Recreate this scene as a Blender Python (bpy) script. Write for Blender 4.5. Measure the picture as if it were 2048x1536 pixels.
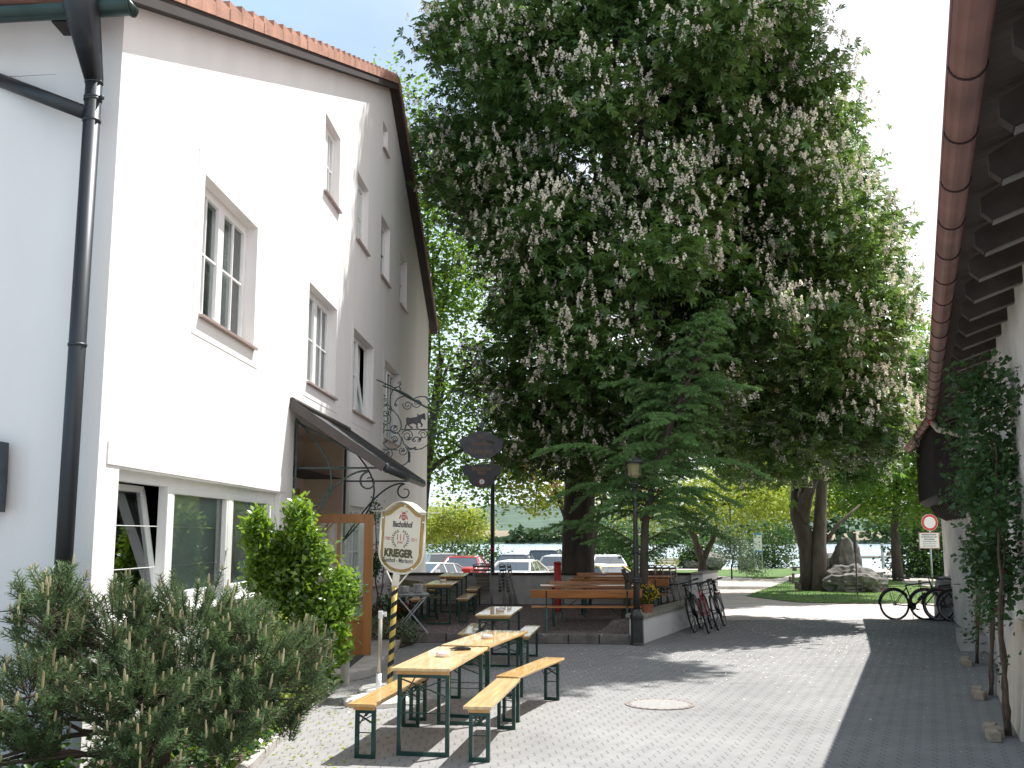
import bpy, math, random
import numpy as np
from mathutils import Vector, Matrix
R=math.radians; rnd=random.Random(7); rng=np.random.default_rng(11)
for o in list(bpy.data.objects): bpy.data.objects.remove(o)
S=bpy.context.scene; COL=S.collection
# ---------------- camera, sky, sun, exposure ----------------
CH=1.92; F=2050.0; PIT=math.atan(305/2050)
cam=bpy.data.objects.new('camera',bpy.data.cameras.new('camera')); COL.objects.link(cam)
cam.location=(0,0,CH); cam.rotation_euler=(R(90)+PIT,0,0)
cam.data.sensor_width=36; cam.data.lens=36*F/2048; cam.data.clip_end=6000; cam.data.clip_start=.05
S.camera=cam
S.render.resolution_x=1024; S.render.resolution_y=768
S.view_settings.view_transform='Standard'; S.view_settings.look='None'; S.view_settings.gamma=1
S.view_settings.exposure=.86
SUN_AZ=50; SUN_EL=61
w=bpy.data.worlds.new('World'); S.world=w; w.use_nodes=True
nt=w.node_tree; nt.nodes.clear()
sky=nt.nodes.new('ShaderNodeTexSky'); sky.sky_type='NISHITA'; sky.sun_disc=False
sky.sun_elevation=R(SUN_EL); sky.sun_rotation=R(SUN_AZ); sky.air_density=1.0; sky.dust_density=1.2; sky.ozone_density=1.0
bg=nt.nodes.new('ShaderNodeBackground'); bg.inputs[1].default_value=.094
out=nt.nodes.new('ShaderNodeOutputWorld')
tc=nt.nodes.new('ShaderNodeTexCoord'); mp=nt.nodes.new('ShaderNodeMapping'); mp.inputs['Scale'].default_value=(1.2,1.2,3.5)
cn=nt.nodes.new('ShaderNodeTexNoise'); cn.inputs['Scale'].default_value=1.6; cn.inputs['Detail'].default_value=7; cn.inputs['Roughness'].default_value=.55
cr=nt.nodes.new('ShaderNodeValToRGB'); cr.color_ramp.elements[0].position=.42; cr.color_ramp.elements[1].position=.72
cr.color_ramp.elements[0].color=(0,0,0,1); cr.color_ramp.elements[1].color=(.95,.95,.95,1)
mx=nt.nodes.new('ShaderNodeMixRGB'); mx.inputs[2].default_value=(6.6,7.7,8.5,1)
L=nt.links.new
L(tc.outputs['Generated'],mp.inputs[0]); L(mp.outputs[0],cn.inputs['Vector']); L(cn.outputs[0],cr.inputs[0])
sx=nt.nodes.new('ShaderNodeSeparateXYZ'); L(tc.outputs['Generated'],sx.inputs[0])
mr=nt.nodes.new('ShaderNodeMapRange'); mr.inputs[1].default_value=-.10; mr.inputs[2].default_value=.24; mr.inputs[3].default_value=.30; mr.inputs[4].default_value=.85; L(sx.outputs[0],mr.inputs[0])
cm=nt.nodes.new('ShaderNodeMixRGB'); cm.inputs[1].default_value=(5.3,7.3,8.7,1); cm.inputs[2].default_value=(8.2,8.5,8.8,1)
m2=nt.nodes.new('ShaderNodeMapRange'); m2.inputs[1].default_value=-.22; m2.inputs[2].default_value=.10; L(sx.outputs[0],m2.inputs[0]); L(m2.outputs[0],cm.inputs[0]); L(cm.outputs[0],mx.inputs[2])
am=nt.nodes.new('ShaderNodeMath'); am.operation='MULTIPLY_ADD'; am.inputs[1].default_value=.22; am.use_clamp=True; L(cr.outputs[0],am.inputs[0]); L(mr.outputs[0],am.inputs[2])
mz=nt.nodes.new('ShaderNodeMapRange'); mz.inputs[1].default_value=.0; mz.inputs[2].default_value=.40; mz.inputs[3].default_value=.62; mz.inputs[4].default_value=0; L(sx.outputs[2],mz.inputs[0])
ad=nt.nodes.new('ShaderNodeMath'); ad.operation='ADD'; ad.use_clamp=True; L(am.outputs[0],ad.inputs[0]); L(mz.outputs[0],ad.inputs[1]); L(ad.outputs[0],mx.inputs[0]); L(sky.outputs[0],mx.inputs[1]); L(mx.outputs[0],bg.inputs[0]); L(bg.outputs[0],out.inputs[0])
sd=bpy.data.lights.new('sun','SUN'); sd.energy=4.7; sd.angle=R(.53); sd.color=(1,.975,.94)
sun=bpy.data.objects.new('sun',sd); COL.objects.link(sun); sun.location=(20,20,40)
SD=Vector((math.sin(R(SUN_AZ))*math.cos(R(SUN_EL)),math.cos(R(SUN_AZ))*math.cos(R(SUN_EL)),math.sin(R(SUN_EL))))
sun.rotation_euler=SD.to_track_quat('Z','Y').to_euler()
# ---------------- pixel -> world helpers (measure the photo once, build in metres) ----------------
def ray(u,v):
    a=(u-1024)/F; b=(768-v)/F
    return Vector((a, math.cos(PIT)-b*math.sin(PIT), math.sin(PIT)+b*math.cos(PIT)))
C0=Vector((0,0,CH))
def atz(u,v,z=0.0):
    d=ray(u,v); t=(z-CH)/d.z; return C0+d*t
def atY(u,v,Y):
    d=ray(u,v); return C0+d*(Y/d.y)
def gz(y):   # terrain height beyond the courtyard
    if y<27: return 0.0
    if y<95: return -.9*(y-27)/68
    return -.9-1.2*min(1,(y-95)/6)
def atg(u,v):
    p=atz(u,v,0)
    for _ in range(12): p=atz(u,v,gz(p.y))
    return p
# ---------------- materials ----------------
MT={}
def nodes(name):
    m=bpy.data.materials.new(name); m.use_nodes=True; n=m.node_tree; n.nodes.clear()
    o=n.nodes.new('ShaderNodeOutputMaterial'); b=n.nodes.new('ShaderNodeBsdfPrincipled'); n.links.new(b.outputs[0],o.inputs[0])
    MT[name]=m; return m,n,b,o
def c4(c): return (c[0],c[1],c[2],1)
def mat(name,col,rough=.6,var=.15,scale=4,bump=0,bscale=40,metal=0,spec=.5,coat=0,col2=None,stretch=(1,1,1),det=6):
    m,n,b,o=nodes(name)
    b.inputs['Roughness'].default_value=rough; b.inputs['Metallic'].default_value=metal
    b.inputs['Specular IOR Level'].default_value=spec; b.inputs['Coat Weight'].default_value=coat
    t=n.nodes.new('ShaderNodeTexCoord'); mp=n.nodes.new('ShaderNodeMapping'); mp.inputs['Scale'].default_value=stretch
    n.links.new(t.outputs['Object'],mp.inputs[0])
    ns=n.nodes.new('ShaderNodeTexNoise'); ns.inputs['Scale'].default_value=scale; ns.inputs['Detail'].default_value=det
    n.links.new(mp.outputs[0],ns.inputs['Vector'])
    rp=n.nodes.new('ShaderNodeValToRGB'); rp.color_ramp.elements[0].position=.3; rp.color_ramp.elements[1].position=.7
    lo=col2 if col2 else tuple(c*(1-var) for c in col); hi=col if col2 else tuple(min(1,c*(1+var)) for c in col)
    rp.color_ramp.elements[0].color=c4(lo); rp.color_ramp.elements[1].color=c4(hi)
    n.links.new(ns.outputs[0],rp.inputs[0]); n.links.new(rp.outputs[0],b.inputs['Base Color'])
    if bump:
        n2=n.nodes.new('ShaderNodeTexNoise'); n2.inputs['Scale'].default_value=bscale; n2.inputs['Detail'].default_value=5
        n.links.new(mp.outputs[0],n2.inputs['Vector'])
        bp=n.nodes.new('ShaderNodeBump'); bp.inputs['Strength'].default_value=bump; bp.inputs['Distance'].default_value=.02
        n.links.new(n2.outputs[0],bp.inputs['Height']); n.links.new(bp.outputs[0],b.inputs['Normal'])
    return m
def leafmat(name,a,b_,trans,tw=.35,rough=.45,spec=.4):
    m,n,b,o=nodes(name)
    g=n.nodes.new('ShaderNodeNewGeometry'); rp=n.nodes.new('ShaderNodeValToRGB')
    rp.color_ramp.elements[0].color=c4(a); rp.color_ramp.elements[1].color=c4(b_)
    n.links.new(g.outputs['Random Per Island'],rp.inputs[0])
    t=n.nodes.new('ShaderNodeTexCoord'); ns=n.nodes.new('ShaderNodeTexNoise'); ns.inputs['Scale'].default_value=.9; ns.inputs['Detail'].default_value=3
    n.links.new(t.outputs['Object'],ns.inputs['Vector'])
    mm=n.nodes.new('ShaderNodeMapRange'); mm.inputs[1].default_value=.3; mm.inputs[2].default_value=.7; mm.inputs[3].default_value=.7; mm.inputs[4].default_value=1.3
    n.links.new(ns.outputs[0],mm.inputs[0])
    mu=n.nodes.new('ShaderNodeVectorMath'); mu.operation='SCALE'; n.links.new(rp.outputs[0],mu.inputs[0]); n.links.new(mm.outputs[0],mu.inputs['Scale'])
    n.links.new(mu.outputs[0],b.inputs['Base Color']); b.inputs['Roughness'].default_value=rough; b.inputs['Specular IOR Level'].default_value=spec
    tr=n.nodes.new('ShaderNodeBsdfTranslucent'); 
    m2=n.nodes.new('ShaderNodeVectorMath'); m2.operation='SCALE'; m2.inputs[0].default_value=trans; n.links.new(mm.outputs[0],m2.inputs['Scale'])
    n.links.new(m2.outputs[0],tr.inputs[0])
    ms=n.nodes.new('ShaderNodeMixShader'); ms.inputs[0].default_value=tw
    n.links.new(b.outputs[0],ms.inputs[1]); n.links.new(tr.outputs[0],ms.inputs[2]); n.links.new(ms.outputs[0],o.inputs[0])
    return m
def glassmat(name,tint=(.86,.92,.92),refl=.12):
    m,n,b,o=nodes(name); n.nodes.remove(b)
    tr=n.nodes.new('ShaderNodeBsdfTransparent'); tr.inputs[0].default_value=c4(tint)
    gl=n.nodes.new('ShaderNodeBsdfGlossy'); gl.inputs['Roughness'].default_value=.03; gl.inputs[0].default_value=(.95,1,1,1)
    fr=n.nodes.new('ShaderNodeFresnel'); fr.inputs[0].default_value=1.5
    ad=n.nodes.new('ShaderNodeMath'); ad.operation='ADD'; ad.inputs[1].default_value=refl*.5; n.links.new(fr.outputs[0],ad.inputs[0])
    ms=n.nodes.new('ShaderNodeMixShader'); n.links.new(ad.outputs[0],ms.inputs[0]); n.links.new(tr.outputs[0],ms.inputs[1]); n.links.new(gl.outputs[0],ms.inputs[2])
    n.links.new(ms.outputs[0],o.inputs[0]); return m
# ---------------- mesh builder ----------------
class MB:
    def __init__(s): s.v=[]; s.f=[]; s.arr=[]
    def add(s,vs,fs):
        b=len(s.v); s.v+= [tuple(p) for p in vs]; s.f+=[tuple(i+b for i in f) for f in fs]; return s
    def box(s,c,d,rz=0,M=None):
        x,y,z=d[0]/2,d[1]/2,d[2]/2
        P=[Vector((a*x,b*y,e*z)) for a in(-1,1) for b in(-1,1) for e in(-1,1)]
        if M is None: M=Matrix.Rotation(rz,3,'Z')
        P=[M@p+Vector(c) for p in P]
        return s.add(P,[(0,1,3,2),(4,6,7,5),(0,4,5,1),(2,3,7,6),(0,2,6,4),(1,5,7,3)])
    def beam(s,p,q,w,h,up=(0,0,1)):
        p=Vector(p); q=Vector(q); d=(q-p); l=d.length
        if l<1e-6: return s
        d.normalize(); u=Vector(up)
        if abs(d.dot(u))>.98: u=Vector((0,1,0))
        x=d.cross(u).normalized(); z=x.cross(d)
        M=Matrix((x,d,z)).transposed(); return s.box((p+q)/2,(w,l,h),M=M)
    def tube(s,pts,r,n=8,cap=True):
        pts=[Vector(p) for p in pts]; m=len(pts)
        if not hasattr(r,'__len__'): r=[r]*m
        V=[];prev=None
        for i,p in enumerate(pts):
            d=(pts[min(i+1,m-1)]-pts[max(i-1,0)])
            d=d.normalized() if d.length>1e-9 else Vector((0,0,1))
            if prev is None:
                a=Vector((0,0,1)) if abs(d.z)<.9 else Vector((1,0,0)); x=d.cross(a).normalized()
            else:
                x=(prev-d*prev.dot(d)); x=x.normalized() if x.length>1e-6 else d.orthogonal().normalized()
            prev=x; y=d.cross(x)
            for k in range(n):
                t=2*math.pi*k/n; V.append(p+(x*math.cos(t)+y*math.sin(t))*r[i])
        Fs=[]
        for i in range(m-1):
            for k in range(n):
                a=i*n+k; b=i*n+(k+1)%n; Fs.append((a,b,b+n,a+n))
        if cap: Fs.append(tuple(range(n-1,-1,-1))); Fs.append(tuple(range((m-1)*n,m*n)))
        return s.add(V,Fs)
    def lathe(s,prof,c=(0,0,0),n=24):
        V=[];Fs=[]
        for r,z in prof:
            for k in range(n):
                t=2*math.pi*k/n; V.append((c[0]+r*math.cos(t),c[1]+r*math.sin(t),c[2]+z))
        for i in range(len(prof)-1):
            for k in range(n):
                a=i*n+k;b=i*n+(k+1)%n; Fs.append((a,b,b+n,a+n))
        Fs.append(tuple(range(n-1,-1,-1))); Fs.append(tuple(range((len(prof)-1)*n,len(prof)*n)))
        return s.add(V,Fs)
    def prism(s,pts,d):   # planar polygon (3D points) extruded by vector d
        n=len(pts); d=Vector(d); A=[Vector(p) for p in pts]; B=[p+d for p in A]
        return s.add(A+B,[tuple(range(n-1,-1,-1)),tuple(range(n,2*n))]+[(i,(i+1)%n,(i+1)%n+n,i+n) for i in range(n)])
    def quad(s,*p): return s.add(p,[tuple(range(len(p)))])
    def build(s,name,m,parent=None,smooth=False,world=True,bev=0,kind=None):
        me=bpy.data.meshes.new(name)
        V=s.v
        if parent is not None and world:
            Mi=root_mat(parent).inverted(); V=[tuple(Mi@Vector(p)) for p in V]
        me.from_pydata(V,[],s.f)
        return link(name,me,m,parent,smooth,bev,kind)
def root_mat(o):
    M=Matrix.Identity(4)
    while o is not None:
        M=(Matrix.Translation(o.location)@o.rotation_euler.to_matrix().to_4x4())@M; o=o.parent
    return M
def link(name,me,m,parent=None,smooth=False,bev=0,kind=None):
    o=bpy.data.objects.new(name,me); COL.objects.link(o)
    me.materials.append(MT[m] if isinstance(m,str) else m)
    if parent is not None: o.parent=parent
    if smooth: me.polygons.foreach_set('use_smooth',[True]*len(me.polygons)); 
    if bev:
        b=o.modifiers.new('bevel','BEVEL'); b.width=bev; b.segments=2; b.limit_method='ANGLE'; b.angle_limit=R(40)
    if kind: o['kind']=kind
    me.update(); return o
def thing(name,label,cat,loc=(0,0,0),rz=0,group=None):
    o=bpy.data.objects.new(name,None); COL.objects.link(o); o.location=loc; o.rotation_euler=(0,0,rz)
    o.empty_display_size=.1
    return tag(o,label,cat,group)
def tag(o,label,cat,group=None):
    o['label']=label; o['category']=cat
    if group: o['group']=group
    return o
def dup(root,loc,rz=0,label=None,group=None,mats=None):
    def cp(o,par):
        c=o.copy(); COL.objects.link(c); 
        if par is not None: c.parent=par
        for ch in list(kids.get(o,[])): cp(ch,c)
        return c
    kids={}
    for o in list(COL.objects):
        if o.parent: kids.setdefault(o.parent,[]).append(o)
    r=cp(root,None); r.location=loc; r.rotation_euler=(0,0,rz)
    if label: r['label']=label
    if group: r['group']=group
    return r
def struct(name,mb,m,**k):
    o=mb.build(name,m,None,**k); o['kind']='structure'; return o
def text(body,size,m,parent,M,name='lettering',ext=.001,font_scale=(1,1),bold=0):
    cu=bpy.data.curves.new(name,'FONT'); cu.body=body; cu.size=size; cu.align_x='CENTER'; cu.align_y='CENTER'; cu.extrude=ext; cu.offset=bold; cu.resolution_u=3
    t=bpy.data.objects.new('tmp',cu); COL.objects.link(t); bpy.context.view_layer.update()
    me=bpy.data.meshes.new_from_object(t.evaluated_get(bpy.context.evaluated_depsgraph_get())); bpy.data.objects.remove(t)
    me.transform(Matrix.Diagonal((font_scale[0],font_scale[1],1,1)))
    me.transform(root_mat(parent).inverted()@M)
    me.materials.clear()
    return link(name,me,m,parent)
# ---------------- numpy leaf clouds ----------------
def frames(n,up=(0,0,1),tilt=.5,az=None):
    N=rng.normal(size=(n,3))*tilt+np.array(up); N/=np.linalg.norm(N,axis=1)[:,None]
    a=rng.uniform(0,2*np.pi,n) if az is None else az
    D=np.stack([np.cos(a),np.sin(a),np.zeros(n)],1); X=np.cross(D,N); X/=np.linalg.norm(X,axis=1)[:,None]+1e-9
    Y=np.cross(N,X); return np.stack([X,Y,N],2)   # columns
def cloud(P,Fm,size,T,nf):
    """P (n,3); Fm (n,3,3); size (n,); T template (k,3), faces of 4 verts consecutive"""
    V=np.einsum('nij,kj->nki',Fm,T)*np.asarray(size)[:,None,None]+P[:,None,:]
    return V.reshape(-1,3)
def quadmesh(name,V,m,parent=None,kind=None,k=4):
    V=np.asarray(V,dtype=np.float32)
    if parent is not None:
        Mi=np.array(root_mat(parent).inverted(),dtype=np.float32); V=V@Mi[:3,:3].T+Mi[:3,3]
    n=len(V)//k; me=bpy.data.meshes.new(name)
    me.vertices.add(len(V)); me.vertices.foreach_set('co',V.ravel())
    me.loops.add(n*k); me.loops.foreach_set('vertex_index',np.arange(n*k,dtype=np.int32))
    me.polygons.add(n); me.polygons.foreach_set('loop_start',np.arange(0,n*k,k,dtype=np.int32)); 
    me.update(calc_edges=True); 
    return link(name,me,m,parent,kind=kind)
def leafT(w=.32,fold=.06,droop=-.12): return np.array([(0,0,0),(w,.5,fold),(0,1,droop),(-w,.5,fold)],float)
def palmT(n=5,droop=-.28):
    T=[]
    for k in range(n):
        a=(k-(n-1)/2)*(2.5/(n-1)*1.0) ; l=1-.22*abs(k-(n-1)/2)/((n-1)/2)
        c,s_=math.cos(a),math.sin(a)
        for x,y,z in ((0,.03,0),(.17,.62,-.02),(0,1,droop),(-.17,.62,-.02)):
            x*=l;y*=l; T.append((x*c+y*s_, y*c-x*s_, z))
    return np.array(T,float)
def lobes_points(lobes,n,inner=.55,gap=None,flat=0):
    L_=np.array(lobes,float); vol=(L_[:,3]*L_[:,4]+L_[:,4]*L_[:,5]+L_[:,3]*L_[:,5]); pr=vol/vol.sum()
    out=[];OD=[];tot=0
    while tot<n:
        k=n*2; i=rng.choice(len(L_),k,p=pr); d=rng.normal(size=(k,3)); d/=np.linalg.norm(d,axis=1)[:,None]
        r=inner+(1-inner)*rng.uniform(0,1,k)**.6; r*=1+.06*rng.normal(size=k)
        P=L_[i,:3]+d*L_[i,3:6]*r[:,None]
        q=np.ones(k)*9
        for j in range(len(L_)):
            e=np.linalg.norm((P-L_[j,:3])/L_[j,3:6],axis=1); e[i==j]=9; q=np.minimum(q,e)
        ok=q>inner
        if gap:
            f=gap[0]; ph=gap[2] if len(gap)>2 else 0
            g=np.sin(P[:,0]*f*1.1+1.3*np.sin(P[:,2]*f*.9+ph))+np.sin(P[:,1]*f*.8+ph)+np.sin(P[:,2]*f*1.3+np.sin(P[:,0]*f*.7)*1.5)
            ok&=g>gap[1]
        P=P[ok];d=d[ok]; out.append(P);OD.append(d); tot+=len(P)
        if ok.sum()==0: break
    return np.concatenate(out)[:n],np.concatenate(OD)[:n]
# ---------------- material list ----------------
mat('white_render',(.80,.78,.765),.9,.045,1.3,stretch=(1,1,.35),bump=.12,bscale=60,spec=.2)
mat('trim_white',(.82,.82,.81),.5,.03,3,spec=.4)
mat('window_white',(.80,.80,.79),.35,.03,6)
mat('sill_metal',(.42,.33,.30),.4,.1,6,metal=.2)
mat('canopy_edge',(.06,.05,.045),.6,.2,5)
mat('curtain',(.74,.74,.73),.9,.08,3)
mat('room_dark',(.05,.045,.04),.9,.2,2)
mat('porch_beige',(.74,.60,.47),.8,.06,2)
mat('door_wood',(.36,.15,.045),.38,.25,5,stretch=(1,1,.12),coat=.3)
mat('dark_metal',(.035,.042,.045),.38,.25,8,metal=.3)
mat('pipe_dark',(.040,.045,.050),.45,.3,3,metal=.5,stretch=(1,1,.2))
mat('gutter_green',(.035,.06,.055),.4,.25,4,metal=.5)
mat('wrought_iron',(.075,.105,.105),.5,.35,20,metal=.4)
mat('fascia_dark',(.03,.022,.02),.8,.25,6,stretch=(1,.1,1))
mat('roof_tile',(.37,.19,.13),.75,.25,3,bump=.3,bscale=30)
mat('canopy_sheet',(.07,.07,.075),.35,.2,5,metal=.6)
mat('canopy_under',(.26,.21,.17),.7,.2,5)
mat('chrome',(.7,.7,.7),.2,.05,5,metal=1)
mat('concrete',(.42,.39,.36),.85,.18,5,bump=.4,bscale=50)
mat('kerb_stone',(.17,.15,.135),.9,.3,6,bump=.6,bscale=30)
mat('cap_stone',(.33,.31,.26),.9,.2,6,bump=.5,bscale=30)
mat('doormat',(.05,.05,.055),.95,.2,40)
mat('soil',(.09,.065,.045),.95,.3,8,bump=.8,bscale=30)
mat('copper_red',(.235,.11,.09),.5,.28,2.5,metal=.35,stretch=(1,1,1))
mat('strap_dark',(.06,.04,.04),.5,.2,8,metal=.5)
mat('pipe_cream',(.55,.47,.38),.55,.15,3)
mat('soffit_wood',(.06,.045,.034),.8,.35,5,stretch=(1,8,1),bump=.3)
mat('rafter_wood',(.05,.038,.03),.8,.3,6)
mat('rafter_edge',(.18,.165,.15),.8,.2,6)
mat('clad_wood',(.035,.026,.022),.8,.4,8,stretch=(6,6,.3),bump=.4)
mat('barn_wall',(.62,.60,.57),.95,.16,2.2,bump=.9,bscale=14,spec=.2)
mat('beer_top',(.66,.40,.15),.22,.22,4,stretch=(7,.5,1),coat=.5)
mat('beer_top_worn',(.72,.50,.25),.25,.28,3,stretch=(7,.5,1),coat=.5)
mat('beer_edge',(.60,.34,.11),.4,.2,5,coat=.3)
mat('green_steel',(.012,.055,.045),.32,.3,12,metal=.3,coat=.2)
mat('bench_red_wood',(.42,.16,.045),.4,.3,4,stretch=(.5,7,7),coat=.25)
mat('bench_pale_wood',(.35,.33,.20),.6,.2,6)
mat('glass_ash',(.75,.68,.66),.12,.1,8,coat=.5)
mat('black_leather',(.012,.012,.013),.3,.2,20)
mat('cream_paint',(.78,.75,.68),.35,.04,6,coat=.4)
mat('sign_face',(.72,.70,.64),.5,.04,4)
mat('gold',(.42,.31,.10),.45,.15,10,metal=.2)
mat('ink_dark',(.06,.06,.055),.5,.1,10)
mat('ink_green',(.09,.085,.045),.5,.1,10)
mat('ink_red',(.42,.03,.03),.5,.1,10)
mat('ink_pink',(.48,.12,.10),.5,.1,10)
mat('black_paint',(.015,.015,.015),.35,.2,10)
mat('yellow_paint',(.58,.42,.10),.4,.12,10)
mat('white_stone',(.74,.71,.66),.8,.08,6,bump=.3)
mat('grey_tube',(.40,.36,.31),.4,.12,10,metal=.3)
mat('white_plastic',(.78,.78,.78),.4,.04,6)
mat('board_grey',(.075,.075,.085),.55,.3,7)
mat('board_dark',(.035,.037,.042),.5,.2,8)
mat('letter_brown',(.20,.115,.07),.6,.2,12)
mat('lamp_iron',(.055,.054,.052),.42,.25,10,metal=.4)
mat('lamp_glass',(.26,.24,.12),.25,.1,6)
mat('bin_red',(.42,.02,.015),.4,.15,8)
mat('alu_grey',(.30,.31,.32),.35,.15,12,metal=.7)
mat('china',(.80,.80,.80),.2,.03,6)
mat('terracotta',(.36,.13,.07),.8,.2,8)
mat('bark',(.062,.050,.040),.95,.4,5,stretch=(1,1,.25),bump=1.0,bscale=12)
mat('bark_pale',(.095,.078,.062),.95,.35,5,stretch=(1,1,.3),bump=1.0,bscale=12)
mat('twig',(.10,.07,.05),.9,.3,10)
mat('rock',(.155,.145,.13),.95,.45,3,bump=1.2,bscale=6)
mat('rubber',(.015,.015,.016),.7,.2,20)
mat('tyre',(.02,.02,.022),.8,.2,20)
mat('sign_white',(.80,.80,.80),.4,.03,6)
mat('sign_red',(.62,.03,.03),.4,.05,6)
mat('sign_blue',(.05,.22,.45),.4,.05,6)
mat('galv',(.42,.44,.46),.4,.15,12,metal=.6)
mat('wood_grey',(.13,.11,.085),.9,.3,8,stretch=(1,1,.3))
mat('manhole',(.27,.235,.215),.8,.25,30,bump=.5,bscale=60)
mat('manhole_fill',(.30,.29,.275),.9,.15,30,bump=.5,bscale=60)
mat('cream_board',(.62,.55,.46),.8,.1,5)
mat('brick_old',(.40,.32,.25),.9,.25,9,bump=.6)
for k,c in dict(red=(.42,.02,.02),white=(.75,.76,.78),black=(.012,.013,.018),silver=(.32,.34,.36),navy=(.015,.02,.04),cream=(.7,.6,.25)).items(): mat('paint_'+k,c,.25,.04,4,coat=1,metal=.2 if k!='white' else 0)
mat('car_glass',(.035,.045,.05),.04,.1,2,spec=1,coat=1)
mat('lamp_red',(.5,.015,.01),.2,.1,10,coat=1)
mat('plate',(.75,.75,.72),.5,.03,10)
mat('petal_white',(.80,.72,.68),.7,.12,20)
mat('petal_red',(.6,.02,.03),.6,.2,20)
mat('petal_yellow',(.75,.50,.02),.6,.2,20)
mat('glass_pane',(.1,.1,.1)); MT['glass_pane']=glassmat('glass_pane_clear')
leafmat('chestnut_leaf',(.046,.096,.028),(.115,.205,.062),(.18,.31,.045),.28,.38)
leafmat('chestnut_leaf_far',(.042,.098,.034),(.105,.20,.066),(.19,.33,.045),.32,.4)
leafmat('candle_flower',(.60,.56,.45),(.92,.88,.76),(.76,.72,.60),.33,.8,.1)
leafmat('pink_flower',(.50,.18,.12),(.72,.34,.24),(.5,.2,.14),.3,.8,.1)
leafmat('maple_leaf',(.03,.075,.010),(.075,.16,.022),(.19,.34,.025),.48,.4)
leafmat('yellow_leaf',(.16,.20,.025),(.34,.38,.06),(.45,.52,.07),.45,.5)
leafmat('bush_leaf',(.015,.045,.012),(.05,.11,.025),(.10,.2,.03),.35,.45)
leafmat('shrub_leaf',(.05,.13,.014),(.19,.30,.035),(.26,.42,.03),.38,.3,.5)
leafmat('conifer_leaf',(.085,.19,.065),(.21,.36,.13),(.20,.36,.08),.33,.5)
leafmat('pine_leaf',(.052,.11,.045),(.165,.245,.11),(.16,.23,.07),.27,.40)
leafmat('pine_candle',(.40,.31,.16),(.55,.48,.28),(.4,.3,.15),.1,.7)
leafmat('rose_leaf',(.025,.07,.025),(.07,.15,.05),(.10,.18,.04),.3,.4)
leafmat('silver_leaf',(.10,.16,.09),(.24,.32,.19),(.2,.3,.1),.3,.5)
leafmat('grass_leaf',(.035,.085,.010),(.12,.20,.03),(.18,.3,.03),.35,.6)
leafmat('lime_leaf',(.10,.17,.02),(.30,.36,.05),(.35,.42,.04),.4,.5)
leafmat('far_leaf',(.035,.065,.03),(.07,.12,.05),(.06,.10,.03),.2,.8,.1)
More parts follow.
